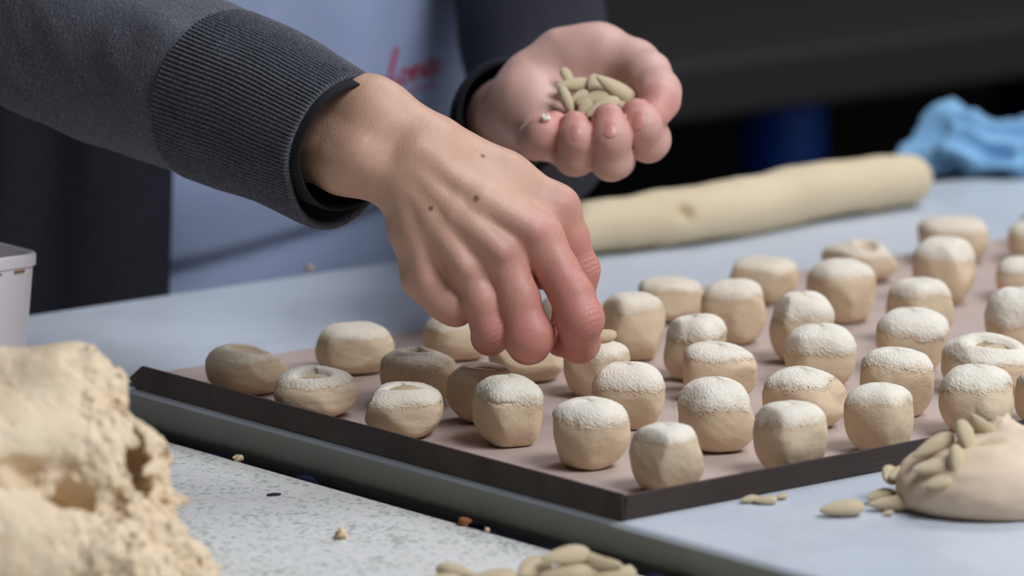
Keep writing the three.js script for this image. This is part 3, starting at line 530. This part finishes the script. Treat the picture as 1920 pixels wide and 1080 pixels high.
// ------------------------------------------------------------------ white plastic tub
{
  const cr = onPlane(79, 787, wtY), hgt = 0.0835, sz = 0.15, t = thing('plastic_tub', 'white square plastic tub with a brown-stained rim at the left edge', 'tub', V(0, 0, 0), 0);
  t.position.set(cr.x, wtY + 0.0004, cr.z); t.rotation.y = TURN;
  // local: corner at 0, box towards -x (left-front) and -z (back)
  const rr = (inset, y, r) => { const pts = [], x0 = -sz + inset, x1 = -inset, z0 = -sz + inset, z1 = -inset; const cs = [[x1 - r, z1 - r, 0], [x0 + r, z1 - r, 1], [x0 + r, z0 + r, 2], [x1 - r, z0 + r, 3]]; for (const [cx, cz, q] of cs) for (let k = 0; k <= 6; k++) { const a = (q + k / 6) * Math.PI / 2; pts.push(V(cx + Math.cos(a) * r, y, cz + Math.sin(a) * r)); } pts.push(pts[0].clone()); return pts; };
  const loft = (rings) => gridGeo(28, rings.length - 1, (u, v) => rings[Math.round(v * (rings.length - 1))][Math.round(u * 28)], { uvS: [0.6, 0.1] });
  mesh('tub_body', loft([rr(0.06, 0.001, 0.006), rr(0.0065, 0, 0.006), rr(0.0055, 0.002, 0.007), rr(0, hgt - 0.007, 0.008), rr(0.0016, hgt - 0.007, 0.008), rr(0.0046, 0.003, 0.008), rr(0.06, 0.003, 0.006)]), M.plastic, t);
  const rim = mesh('rim', loft([rr(-0.0002, hgt - 0.0068, 0.008), rr(-0.0010, hgt - 0.0062, 0.008), rr(-0.0012, hgt - 0.0012, 0.008), rr(-0.0006, hgt, 0.008), rr(0.0010, hgt, 0.009), rr(0.0018, hgt - 0.0015, 0.008), rr(0.0018, hgt - 0.008, 0.008)]), M.plastic, t);
  M.plastic.side = THREE.DoubleSide;
  mesh('stain', mergeGeometries([boxAt(0.006, 0.0012, 0.0008, -0.012, hgt - 0.0082, 0.0004, 0.0003), boxAt(0.011, 0.0009, 0.0008, -0.028, hgt - 0.0084, 0.0004, 0.0003)]), M.stain, rim).userData.label = 'brown dried stain under the rim';
}

// ------------------------------------------------------------------ back of the room
{
  const c = at(1560, 150, 4.05), t = thing('back_counter', 'dark counter with a thick top in the black background', 'counter', V(c.x, 0, c.z), TURN);
  mesh('counter_top', boxAt(2.6, 0.046, 0.5, 0.1, 0.836, -0.25, 0.006), M.darkWood, t);
  mesh('back_panel', boxAt(2.6, 0.80, 0.02, 0.1, 0.41, -0.48), M.darkWall, t);
  mesh('shelf', boxAt(2.5, 0.03, 0.44, 0.1, 0.40, -0.24), M.darkWood, t);
  for (const x of [-1.15, -0.35, 0.28, 1.35]) mesh('leg', boxAt(0.06, 0.815, 0.06, x, 0.4075, -0.05), M.darkMetal, t);
  const k = thing('canister', 'deep blue canister standing on the dark counter shelf behind the dough roll', 'canister', V(0, 0, 0));
  { const dir = at(1465, 260, 1).sub(CAM), cc = t.position.clone(), n = AX, dd = (cc.clone().addScaledVector(AX, 0.20).sub(CAM).dot(n)) / dir.dot(n); const q = CAM.clone().addScaledVector(dir, dd); k.position.set(q.x, 0.4155, q.z); }
  const lat = [[0, 0], [0.034, 0], [0.036, 0.004], [0.036, 0.355], [0.033, 0.366], [0.026, 0.374], [0.022, 0.380]].map(([a, b]) => new THREE.Vector2(a, b));
  mesh('canister_body', new THREE.LatheGeometry(lat, 40), M.blueCan, k);
  mesh('cap', new THREE.LatheGeometry([[0, 0.396], [0.020, 0.395], [0.024, 0.392], [0.024, 0.379], [0.0, 0.379]].map(([a, b]) => new THREE.Vector2(a, b)), 32), M.darkMetal, k);
}

// ------------------------------------------------------------------ the baker
{
  const DH = 2.465, S = DH / FOC;
  const H = (x, y, mm = 0) => at(x, y, DH + mm / 1000);
  const mm = 0.001;
  const J = (list) => { const out = []; for (let i = 0; i < list.length - 1; i++) { const a = list[i], b = list[i + 1]; out.push(cone(H(a[0], a[1], a[2]), H(b[0], b[1], b[2]), a[3] * mm, b[3] * mm)); } return out; };
  // right hand: x, y, depth in mm, radius in mm
  const palmR = [
    ...J([[480, 140, 60, 16], [590, 178, 32, 16.5], [700, 217, 6, 16.0], [800, 282, 4, 14.5]]), ...J([[450, 215, 62, 17], [560, 268, 32, 17], [645, 297, 8, 15.5], [742, 338, 4, 13.0]]),
    ...J([[500, 180, 48, 19], [700, 262, 5, 16]]), ...J([[689, 201, 8, 13], [924, 338, 14, 13]]),
    ...J([[805, 285, 4, 14], [905, 375, 2, 12.5], [1010, 446, -1, 11]]), ...J([[785, 305, 3, 14], [870, 400, -1, 12.5], [940, 470, -4, 11]]),
    ...J([[765, 325, 4, 13.5], [815, 410, 1, 12], [878, 502, -2, 9.8]]), ...J([[757, 345, 6, 12], [778, 430, 5, 11], [800, 522, 5, 9.3]]), ...J([[784, 522, 5, 7.5], [780, 505, 6, 6]]),
    ...J([[830, 290, 14, 13], [945, 345, 18, 13.5], [1040, 392, 20, 11.5]]), ...J([[840, 350, 13, 14], [930, 465, 15, 12]]), ...J([[800, 380, 14, 13], [850, 490, 15, 11]]), ...J([[930, 380, 12, 12], [1005, 425, 14, 11]]), ...J([[985, 500, 7, 9.5], [1020, 506, 7, 9.5]]),
  ];
  const tend = [J([[760, 300, -9, 3], [850, 395, -13, 3.2], [938, 472, -15.5, 4.0]]), J([[750, 318, -7, 3], [808, 410, -10.2, 3], [868, 500, -12, 4]]), J([[780, 285, -9, 3], [900, 370, -11.5, 3.2], [1000, 432, -13, 4.4]]), J([[748, 330, -5, 3], [778, 430, -5, 2.6], [798, 522, -4.4, 3.4]])].flat();
  const ulna = [cone(H(672, 292, -6), H(680, 296, -6), 0.0085, 0.008)];
  const fingersR = [
    J([[1010, 446, -1, 11], [1073, 556, -10, 9.8], [1088, 598, -12, 10.6], [1084, 640, 4, 9.4], [1078, 650, 18, 7.8]]),       // forefinger
    J([[940, 470, -4, 11], [972, 560, -9, 9.5], [991, 630, -9, 11.5], [990, 642, 10, 10], [975, 622, 28, 8.5]]),
    J([[878, 502, -2, 9.6], [905, 565, -6, 8.7], [924, 620, -5, 9.0], [920, 630, 14, 8.4], [910, 605, 28, 8]]),
    J([[800, 522, 5, 9.3], [828, 558, 2, 8.8], [852, 574, 2, 8.6], [866, 570, 18, 8], [880, 545, 28, 7]]),
    J([[1040, 392, 20, 11.5], [1061, 450, 24, 10.6], [1083, 508, 28, 10.2], [1078, 570, 30, 9.4], [1054, 640, 22, 7.6]]),      // thumb
  ];
  const palm1 = blend(palmR, 0.008), tendF = blend(tend, 0.004), ul = ulna[0], fin1 = fingersR.map(f => blend(f, 0.004));
  // skin folds across the knuckles: centre, axis
  const folds = [[H(1090, 596, -18), H(1050, 520, -8), H(1087, 594, -11)], [H(992, 648, -10), H(970, 560, -9), H(994, 636, -8)], [H(920, 634, -10), H(898, 570, -6), H(921, 622, -4)], [H(1108, 498, 24), H(1075, 450, 24), H(1091, 516, 28)]].map(([c, a, b]) => ({ c, d: b.clone().sub(a).normalize() }));
  const handR = (x, y, z) => {
    let p = smin(palm1(x, y, z), tendF(x, y, z), 0.009); p = smin(p, ul(x, y, z), 0.012); let d = 1e9;
    for (let i = 0; i < 5; i++) { const f = fin1[i](x, y, z); d = Math.min(d, smin(p, f, i === 4 ? 0.005 : 0.0045)); }
    if (Math.abs(d) < 0.006) {
      for (const f of folds) { const dx = x - f.c.x, dy = y - f.c.y, dz = z - f.c.z, q = Math.hypot(dx, dy, dz); if (q < 0.014) { const t = dx * f.d.x + dy * f.d.y + dz * f.d.z + 0.0006 * noise3(x * 220, y * 220, z * 220); d += 0.00042 * Math.exp(-Math.pow(q / 0.0065, 2)) * Math.cos(t / 0.0024 * 6.2832); } }
      d += 0.00030 * noise3(x * 130, y * 130, z * 130) + 0.0005 * noise3(x * 50, y * 50, z * 50);
    }
    return d;
  };
  const wr = H(700, 260), mc = H(930, 500), hd = mc.clone().sub(wr), hl = hd.length(); hd.normalize();
  const moles = [[905, 293, -8, 1.0], [893, 372, -14, 1.4], [808, 391, -12, 1.1], [672, 262, -12, 0.7]].map(([x, y, d, r]) => [x, y, r * mm]);
  const knk = [[1000, 430], [935, 468], [868, 500], [795, 525], [1090, 595], [992, 640], [920, 625], [1108, 500], [1060, 372]].map(([x, y]) => [x, y]);
  const moleW = [[905, 293], [893, 372], [808, 391]].map(([x, y], i) => { let lo = -40, best = H(x, y, 0); for (let q = -40; q < 30; q += 0.5) { const p = H(x, y, q); if (handR(p.x, p.y, p.z) < 0) { best = p; break; } } return [best, [0.0010, 0.0013, 0.0011][i]]; });
  const knW = knk.map(([x, y]) => { for (let q = -40; q < 40; q += 1) { const p = H(x, y, q); if (handR(p.x, p.y, p.z) < 0) return p; } return H(x, y, 0); });
  const SK = [0.590, 0.350, 0.242], RED = [0.535, 0.200, 0.160], PINK = [0.600, 0.300, 0.250];
  const skinR = (x, y, z) => {
    const t = ((x - wr.x) * hd.x + (y - wr.y) * hd.y + (z - wr.z) * hd.z) / hl, r = sstep(0.78, 1.35, t + 0.06 * noise3(x * 60, y * 60, z * 60)); let k = 0;
    for (const p of knW) { const q = Math.hypot(x - p.x, y - p.y, z - p.z) / 0.012; k = Math.max(k, Math.exp(-q * q)); }
    const mott = 0.05 * fbm(x * 110, y * 110, z * 110, 3); let c = [0, 1, 2].map(i => lerp(lerp(SK[i], PINK[i], 0.55 * k), RED[i], r * 0.85) * (1 + mott));
    for (const [p, rad] of moleW) { const q = Math.hypot(x - p.x, y - p.y, z - p.z) / rad; if (q < 1.6) { const m = 1 - sstep(0.7, 1.5, q); c = c.map((v, i) => lerp(v, [0.11, 0.05, 0.03][i], m * 0.85)); } }
    return c;
  };
  const bbox = (pts, m) => { const b = new THREE.Box3(); pts.forEach(p => b.expandByPoint(p)); return [b.min.addScalar(-m), b.max.addScalar(m)]; };
  const [l1, h1] = bbox([H(520, 60, 45), H(1125, 690, 45), H(800, 300, -48), H(560, 300, -48), H(1000, 690, -48), H(1125, 690, -48)], 0.006);
  const geoR = surfaceNets(handR, l1, h1, 0.0011, skinR);

  // left hand
  const DL = 2.60, K = (x, y, q = 0) => at(x, y, DL + q / 1000);
  const JL = (list) => { const out = []; for (let i = 0; i < list.length - 1; i++) { const a = list[i], b = list[i + 1]; out.push(cone(K(a[0], a[1], a[2]), K(b[0], b[1], b[2]), a[3] * mm, b[3] * mm)); } return out; };
  const palmL = [
    ...JL([[985, 238, 165, 19], [955, 224, 86, 20], [985, 195, 52, 18]]), ...JL([[985, 195, 56, 16], [1090, 205, 50, 13], [1200, 225, 44, 12]]), ...JL([[985, 205, 52, 15], [1075, 235, 42, 13], [1140, 265, 36, 12]]),
    ...JL([[985, 215, 48, 14], [1040, 245, 34, 12], [1080, 275, 30, 11]]), ...JL([[1000, 150, 58, 13.5], [1000, 215, 40, 13.5], [1018, 255, 20, 10.5]]),
    ...JL([[1005, 145, 62, 14], [1060, 122, 62, 17], [1120, 112, 58, 17], [1185, 122, 48, 13]]), ...JL([[1110, 140, 66, 15], [1190, 200, 56, 13]]),
  ];
  const fingersL = [
    JL([[1200, 225, 44, 12], [1216, 262, 22, 10], [1214, 266, 4, 9.4], [1204, 236, -6, 8.6], [1193, 212, 0, 7.6]]),
    JL([[1140, 265, 36, 12], [1148, 298, 14, 10.2], [1147, 299, -6, 9.6], [1146, 258, -15, 8.8], [1141, 224, -9, 7.8]]),
    JL([[1080, 275, 30, 11], [1079, 290, 12, 9.8], [1080, 292, -4, 9.2], [1081, 260, -11, 8.6], [1076, 236, -4, 7.6]]),
    JL([[1018, 255, 20, 10], [1006, 262, 6, 9.4], [1020, 252, -1, 8.8], [1040, 236, 4, 7.6]]),
    JL([[1185, 122, 48, 13], [1214, 140, 34, 11.6], [1236, 172, 18, 10.2], [1236, 186, 10, 9.6], [1224, 215, 2, 8.0]]),
  ];
  const palm2 = blend(palmL, 0.009), fin2 = fingersL.map(f => blend(f, 0.004));
  const handL = (x, y, z) => { const p = palm2(x, y, z); let d = 1e9; for (let i = 0; i < 5; i++) d = Math.min(d, smin(p, fin2[i](x, y, z), 0.006)); if (Math.abs(d) < 0.006) d += 0.0004 * noise3(x * 110, y * 110, z * 110) + 0.0008 * noise3(x * 45, y * 45, z * 45); return d; };
  const tipsL = [K(1194, 220, 0), K(1142, 236, -10), K(1078, 246, -6), K(1040, 236, 0), K(1228, 205, 4)];
  const skinL = (x, y, z) => { let k = 0; for (const p of tipsL) { const q = Math.hypot(x - p.x, y - p.y, z - p.z) / 0.013; k = Math.max(k, Math.exp(-q * q)); } const mott = 0.06 * fbm(x * 100, y * 100, z * 100, 3); return [0, 1, 2].map(i => lerp([0.660, 0.400, 0.330][i], [0.60, 0.215, 0.175][i], k) * (1 + mott)); };
  const [l2, h2] = bbox([K(860, 30, 120), K(1285, 345, -30), K(860, 345, 120), K(1285, 30, -40), K(925, 345, -40)], 0.004);
  const geoL = surfaceNets(handL, l2, h2, 0.0014, skinL);

  // torso, arms and legs (under the clothes), standing behind the bench
  const tc = W(sOf(onPlane(585, 508, TOP)) + 0.073, backT + 0.185, 0);               // on the floor
  const TP = (s, t, y) => tc.clone().addScaledVector(BX, s).addScaledVector(AX, t).setY(y);
  const shR = TP(-0.185, 0.02, 1.38), shL = TP(0.200, 0.03, 1.38);
  const elR = H(-60, 0, 172), wristR = H(545, 225, 42), elL = K(1015, 222, 330), wristL = K(980, 235, 140);
  const coarse = blend([
    cone(TP(0, 0, 0.98), TP(0, 0, 1.32), 0.092, 0.098), cone(TP(-0.07, 0, 0.95), TP(-0.08, 0.01, 1.28), 0.075, 0.08), cone(TP(0.07, 0, 0.95), TP(0.08, 0.01, 1.28), 0.075, 0.08), cone(shR, shL, 0.055, 0.055), cone(TP(0, 0.02, 1.38), TP(0, 0.01, 1.47), 0.05, 0.045),
    cone(shR, elR, 0.038, 0.026), cone(elR, wristR, 0.025, 0.019), cone(shL, elL, 0.034, 0.025), cone(elL, wristL, 0.026, 0.020),
    cone(TP(-0.085, 0.01, 0.90), TP(-0.09, 0, 0.48), 0.078, 0.052), cone(TP(-0.09, 0, 0.48), TP(-0.09, 0.02, 0.07), 0.05, 0.036), cone(TP(0.085, 0.01, 0.90), TP(0.09, 0, 0.48), 0.078, 0.052), cone(TP(0.09, 0, 0.48), TP(0.09, 0.02, 0.07), 0.05, 0.036),
    cone(TP(-0.09, 0.01, 0.035), TP(-0.10, -0.13, 0.03), 0.034, 0.03), cone(TP(0.09, 0.01, 0.035), TP(0.10, -0.13, 0.03), 0.034, 0.03)], 0.012);
  const [l3, h3] = bbox([shR, shL, elR, elL, wristR, TP(0, 0, 0), TP(0, 0, 1.5), TP(-0.1, -0.2, 0), TP(0.1, -0.2, 0)], 0.06);
  l3.y = -0.02;
  const geoB = surfaceNets((x, y, z) => Math.max(coarse(x, y, z), 0.004 - y), l3, h3, 0.012, () => SK);
  const person = thing('person', 'baker in a dark grey cardigan and pale blue apron pressing almonds into dough', 'person', tc.clone());
  const back = m => { m.position.sub(tc); return m; };
  back(mesh('body', mergeGeometries([geoR, geoL, geoB]), M.skin, person));

  // nails of the left hand
  for (const [x, y, w, h] of [[1144, 238, 4.6, 5.4], [1196, 224, 4.4, 5.2], [1079, 246, 4.2, 4.8]]) {
    let q = -45, c = K(x, y, q); while (q < 40 && handL(c.x, c.y, c.z) > 0) { q += 0.25; c = K(x, y, q); }
    const e = 0.002, nn = V(handL(c.x + e, c.y, c.z) - handL(c.x - e, c.y, c.z), handL(c.x, c.y + e, c.z) - handL(c.x, c.y - e, c.z), handL(c.x, c.y, c.z + e) - handL(c.x, c.y, c.z - e)).normalize();
    const g = gridGeo(16, 12, (u, v) => { const a = u * 6.2832, b = v * Math.PI; return V(Math.sin(b) * Math.cos(a) * w * mm, Math.sin(b) * Math.sin(a) * h * mm, Math.cos(b) * 0.0006 - Math.pow(Math.sin(b) * Math.cos(a), 2) * 0.0012 - Math.pow(Math.sin(b) * Math.sin(a), 2) * 0.0007); }, { closeU: true });
    const m = back(mesh('fingernail', g, M.nail, person)); m.position.add(c).addScaledVector(nn, -0.00042); m.quaternion.setFromUnitVectors(V(0, 0, 1), nn);
  }

  // sleeves: tubes along a curve
  function tube(pts, radii, nu, nv, opt = {}) {
    const cv = new THREE.CatmullRomCurve3(pts, false, 'centripetal'), fr = cv.computeFrenetFrames(nv, false), n = radii.length - 1, L = cv.getLength();
    const N0 = []; let nrm = V(0, 1, 0); for (let j = 0; j <= nv; j++) { const t = fr.tangents[j]; nrm = nrm.clone().addScaledVector(t, -nrm.dot(t)).normalize(); N0.push([nrm, t.clone().cross(nrm)]); }
    const rad = v => { const q = v * n, i = Math.min(n - 1, Math.floor(q)); return lerp(radii[i], radii[i + 1], q - i); };
    const P = (u, v, off) => { const j = Math.min(nv, Math.round(v * nv)), a = u * Math.PI * 2, p = cv.getPointAt(clamp(j / nv)), [n1, n2] = N0[j]; const r = (rad(j / nv) + off + (opt.disp ? opt.disp(u, v, p) : 0)); return p.addScaledVector(n1, Math.cos(a) * r).addScaledVector(n2, Math.sin(a) * r); };
    const th = opt.thick || 0.0025, tot = nv + 5 + nv;
    // outside, over the rolled end, and back along the inside
    return gridGeo(nu, nv + 4 + Math.round(nv * 0.6), (u, w) => {
      const k = Math.round(w * (nv + 4 + Math.round(nv * 0.6)));
      if (k <= nv) return P(u, k / nv, 0);
      if (k <= nv + 4) { const a = (k - nv) / 4 * Math.PI; return P(u, 1, -th / 2 + Math.cos(a) * th / 2).addScaledVector(fr.tangents[nv], Math.sin(a) * th * 0.5); }
      return P(u, 1 - (k - nv - 4) / nv, -th);
    }, { closeU: true, uvS: [opt.around || 0.24, L * 1.8] });
  }
  const cuffEnd = H(642, 277, 12), cuffMid = H(523, 222, 42), cuffIn = H(408, 178, 70), fore = H(250, 116, 108), elbow = H(40, 20, 150), upper = elR.clone().lerp(shR, 0.35);
  const wav = (u, v, p) => 0.0022 * noise3(p.x * 26 + Math.cos(u * 6.2832) * 1.5, p.y * 26 + Math.sin(u * 6.2832) * 1.5, p.z * 26) + 0.0012 * noise3(p.x * 60 + Math.cos(u * 6.2832) * 3, p.y * 60 + Math.sin(u * 6.2832) * 3, p.z * 60);
  const cardigan = new THREE.Group(); cardigan.name = 'cardigan'; person.add(cardigan);
  const put = (name, g, m, par) => { const q = mesh(name, g, m, par); if (par === person || par === cardigan) q.position.sub(tc); return q; };
  put('sleeve', tube([shR, upper, elbow, fore, H(320, 142, 92), cuffIn.clone().lerp(cuffMid, 0.12)], [0.062, 0.055, 0.053, 0.0450, 0.0440, 0.0428], 96, 110, { disp: (u, v, p) => wav(u, v, p) - 0.004 * sstep(0.965, 1, v), thick: 0.003 }), M.knit, cardigan);
  const ribs = 118;
  put('cuff', tube([cuffIn, cuffIn.clone().lerp(cuffMid, 0.5), cuffMid, cuffMid.clone().lerp(cuffEnd, 0.5), cuffEnd], [0.0428, 0.0422, 0.0406, 0.0386, 0.0366], ribs * 6, 28, { disp: (u, v, p) => 0.00048 * Math.cos(u * ribs * 6.2832 + 1.1 * noise3(u * 30, v * 5, 3)) + 0.0045 * Math.exp(-Math.pow((u - 0.5) / 0.11, 2)) * sstep(0.55, 1, v) + 0.0008 * noise3(Math.cos(u * 6.2832) * 2.2, Math.sin(u * 6.2832) * 2.2, v * 3), thick: 0.0034 }), M.knit, cardigan).userData.label = 'ribbed knit cuff';
  put('undershirt', tube([H(500, 207, 50), H(590, 246, 24), H(657, 278, 4)], [0.0335, 0.0336, 0.0312], 72, 16, { thick: 0.0016, disp: (u, v) => 0.0006 * noise3(Math.cos(u * 6.28) * 2, Math.sin(u * 6.28) * 2, v * 3) }), M.black, person).userData.label = 'black undershirt cuff';
  put('sleeve', tube([shL, shL.clone().lerp(elL, 0.5), elL.clone(), K(988, 236, 185), K(957, 224, 88)], [0.056, 0.045, 0.043, 0.037, 0.0315], 72, 90, { disp: wav, thick: 0.004 }), M.knitDark, cardigan);
  put('undershirt', tube([K(966, 230, 120), K(957, 220, 84), K(962, 212, 72)], [0.028, 0.028, 0.0275], 48, 10, { thick: 0.0016 }), M.black, person);

  // cardigan body: open in front
  const openL = 0.090, openR = 0.082;
  const ell = (phi, rx, rz, y) => TP(Math.sin(phi) * rx, -Math.cos(phi) * rz, y);          // phi 0 faces the bench
  const cardBody = (inner) => gridGeo(140, 44, (u, v) => {
    const y = lerp(0.60, 1.42, v), o1 = lerp(0.66, 0.40, sstep(1.05, 1.35, y)), phi = lerp(o1 + 0.16 * sstep(1.3, 1.0, y), Math.PI * 2 - o1 + 0.02, u);
    const sh = sstep(1.42, 1.25, y), rx = lerp(0.10, 0.192, sh) + 0.05 * sstep(1.0, 0.7, y), rz = lerp(0.075, 0.138, sh) + 0.03 * sstep(1.0, 0.7, y);
    const f = 0.006 * noise3(phi * 5, y * 2.2, 7) + 0.003 * Math.sin(phi * 17 + y * 4) * sstep(1.25, 0.9, y) - (inner ? 0.004 : 0); return ell(phi, rx + f, rz + f, y);
  }, { uvS: [1.0, 0.8] });
  M.knitDark.side = THREE.DoubleSide;
  { const a = cardBody(false), b = cardBody(true); put('cardigan_body', mergeGeometries([a, b]), M.knitDark, cardigan); }

  // apron with a red script on the bib
  const cnv = document.createElement('canvas'); cnv.width = 1024; cnv.height = 1024; const cx = cnv.getContext('2d');
  cx.fillStyle = 'rgb(158,171,202)'; cx.fillRect(0, 0, 1024, 1024);
  { const R = rng(77); for (let i = 0; i < 1500; i++) { cx.fillStyle = `rgba(${R() < 0.5 ? '255,255,255' : '120,140,180'},0.03)`; const w = 20 + R() * 90; cx.fillRect(R() * 1024, R() * 1024, w, 2 + R() * 6); } }
  const apW = 0.34, apY0 = 0.62, apY1 = 1.30;
  const apron = (phiU, y) => { const rx = 0.178, rz = 0.124, belt = y - 0.912 - 0.03 * phiU; const f = 0.004 * noise3(phiU * 4, y * 5, 2) + 0.0065 * sstep(-0.004, 0.006, belt) - 0.010 * sstep(0.05, -0.01, belt) * sstep(-0.1, 0, belt) + 0.012 * sstep(0.0, -0.25, belt); return ell(phiU, rx + f, rz + f, y); };
  // place of the lettering: find the bib point under the pixel where it stands
  const toUV = (px, py) => { let best = null, bd = 1e9; for (let i = 0; i <= 120; i++) for (let j = 0; j <= 160; j++) { const u = i / 120, v = j / 160, p = apron(lerp(-0.95, 0.95, u), lerp(apY0, apY1, v)), q = toPx(p.x, p.y, p.z); const d = Math.hypot(q[0] - px, q[1] - py); if (d < bd) { bd = d; best = [u, v]; } } return best; };
  { const a = toUV(698, 168), b = toUV(798, 138), c = toUV(698, 68);
    const m = [(b[0] - a[0]) * 1024 / 100, -(b[1] - a[1]) * 1024 / 100, (c[0] - a[0]) * 1024 / 100, -(c[1] - a[1]) * 1024 / 100];
    cx.setTransform(m[0], m[1], m[2], m[3], a[0] * 1024, (1 - a[1]) * 1024);                 // 1 unit = 1 mm or so: x along the line, y up the bib
    cx.strokeStyle = 'rgb(176,34,64)'; cx.lineCap = 'round'; cx.lineJoin = 'round';
    const st = (w, pts) => { cx.lineWidth = w; cx.beginPath(); cx.moveTo(pts[0][0], pts[0][1]); for (let i = 1; i < pts.length; i += 2) cx.quadraticCurveTo(pts[i][0], pts[i][1], pts[i + 1][0], pts[i + 1][1]); cx.stroke(); };
    // joined script letters running up to the right: a tall looped letter and o, n, a
    st(6, [[-36, -6], [-30, 10], [-20, 6], [-12, 2], [-14, -8]]);
    st(5, [[22, -4], [34, 26], [46, 52], [50, 62], [44, 62], [36, 50], [28, 16], [24, -2], [30, -8], [40, -10], [43, 0], [44, 10], [34, 12]]);
    st(6, [[54, 0], [46, 10], [54, 19], [66, 24], [67, 12], [66, 0], [56, -2]]);
    st(6, [[66, 8], [73, 12], [77, 22], [75, 8], [76, -2], [80, 16], [88, 20], [94, 18], [91, 2], [91, 0], [96, 4]]);
    st(6, [[114, 18], [104, 26], [99, 10], [98, -4], [108, 0], [116, 8], [117, 22], [112, 2], [119, 0], [126, 4], [128, 14]]);
    st(3, [[60, -22], [80, -16], [96, -20], [108, -22], [116, -16]]);
    cx.setTransform(1, 0, 0, 1, 0, 0); }
  const apTex = new THREE.CanvasTexture(cnv); apTex.colorSpace = THREE.SRGBColorSpace;
  const apG = gridGeo(80, 150, (u, v) => apron(lerp(-0.95, 0.95, u), lerp(apY0, apY1, v)));
  put('apron', apG, std({ map: apTex, roughness: 0.9, side: THREE.DoubleSide }), person).userData.label = 'pale blue apron with red script';
  // trousers
  const tr = blend([cone(TP(-0.085, 0.01, 0.92), TP(-0.09, 0, 0.48), 0.088, 0.068), cone(TP(-0.09, 0, 0.48), TP(-0.09, 0.02, 0.09), 0.068, 0.058), cone(TP(0.085, 0.01, 0.92), TP(0.09, 0, 0.48), 0.088, 0.068), cone(TP(0.09, 0, 0.48), TP(0.09, 0.02, 0.09), 0.068, 0.058)], 0.02);
  const [l4, h4] = bbox([TP(-0.2, -0.12, 0), TP(0.2, 0.12, 1.02), TP(-0.2, 0.12, 0), TP(0.2, -0.12, 0)], 0.03);
  put('trousers', surfaceNets((x, y, z) => Math.max(tr(x, y, z), 0.045 - y, y - 0.98), l4, h4, 0.012), M.trousers, person);

  // almonds: the one under the forefinger, and those in the left hand
  almond(1, H(1126, 632, 20), at(1160, 626, DH).sub(at(1126, 632, DH)), 'almond between forefinger and thumb, being pressed into a dough piece', undefined, 0.2, 0.85);
  const N = [
    [0, 1078, 160, 24, 0.05, 'almond lying across the back left of the handful', 0.2, 1.0], [1, 1118, 168, 20, 1.7, 'stubby almond in the middle of the handful', 0.3, 0.9], [2, 1158, 170, 14, -0.6, 'large yellow almond at the right of the handful', 0.5, 1.25],
    [4, 1064, 145, 30, 2.0, 'small pointed almond tip sticking up at the back of the handful', 0.2, 0.9], [2, 1064, 192, 12, 2.0, 'thin almond standing at the left of the handful', 0.9, 0.9], [4, 1085, 182, 14, 0.6, 'short almond piece behind the thin standing one in the hand', 0.2, 0.9],
    [0, 1112, 186, 10, 0.3, 'almond in the centre front of the handful, under the stubby one', 0.2, 0.9], [1, 1130, 202, 2, 0.5, 'almond at the front of the handful just behind the middle fingertip', 0.2, 1.05], [4, 1096, 205, 6, 1.3, 'small almond piece behind the ring fingertip', 0.3, 1.0], [0, 1150, 198, 12, 0.1, 'almond wedged between the front almond and the forefinger', 0.2, 0.9], [2, 1105, 215, 10, 0.2, 'almond lowest in the palm behind the ring finger', 0, 0.9], [0, 1100, 195, 22, 2.8, 'almond buried in the middle of the handful', 0, 0.9],
  ];
  for (const [k, x, y, d, a, lab, roll, s] of N) almond(k, K(x, y, d), K(x + Math.cos(a) * 40, y - Math.sin(a) * 40, d + 4).sub(K(x, y, d)), lab, undefined, roll, s);
  const cr = mesh('crumb', crumbGeo(31, 0.0022), M.speck); cr.position.copy(K(1022, 222, -8)); tag(cr, 'pale crumb stuck to the side of the little finger of the cupped hand', 'crumb');
}

renderer.render(scene, camera);
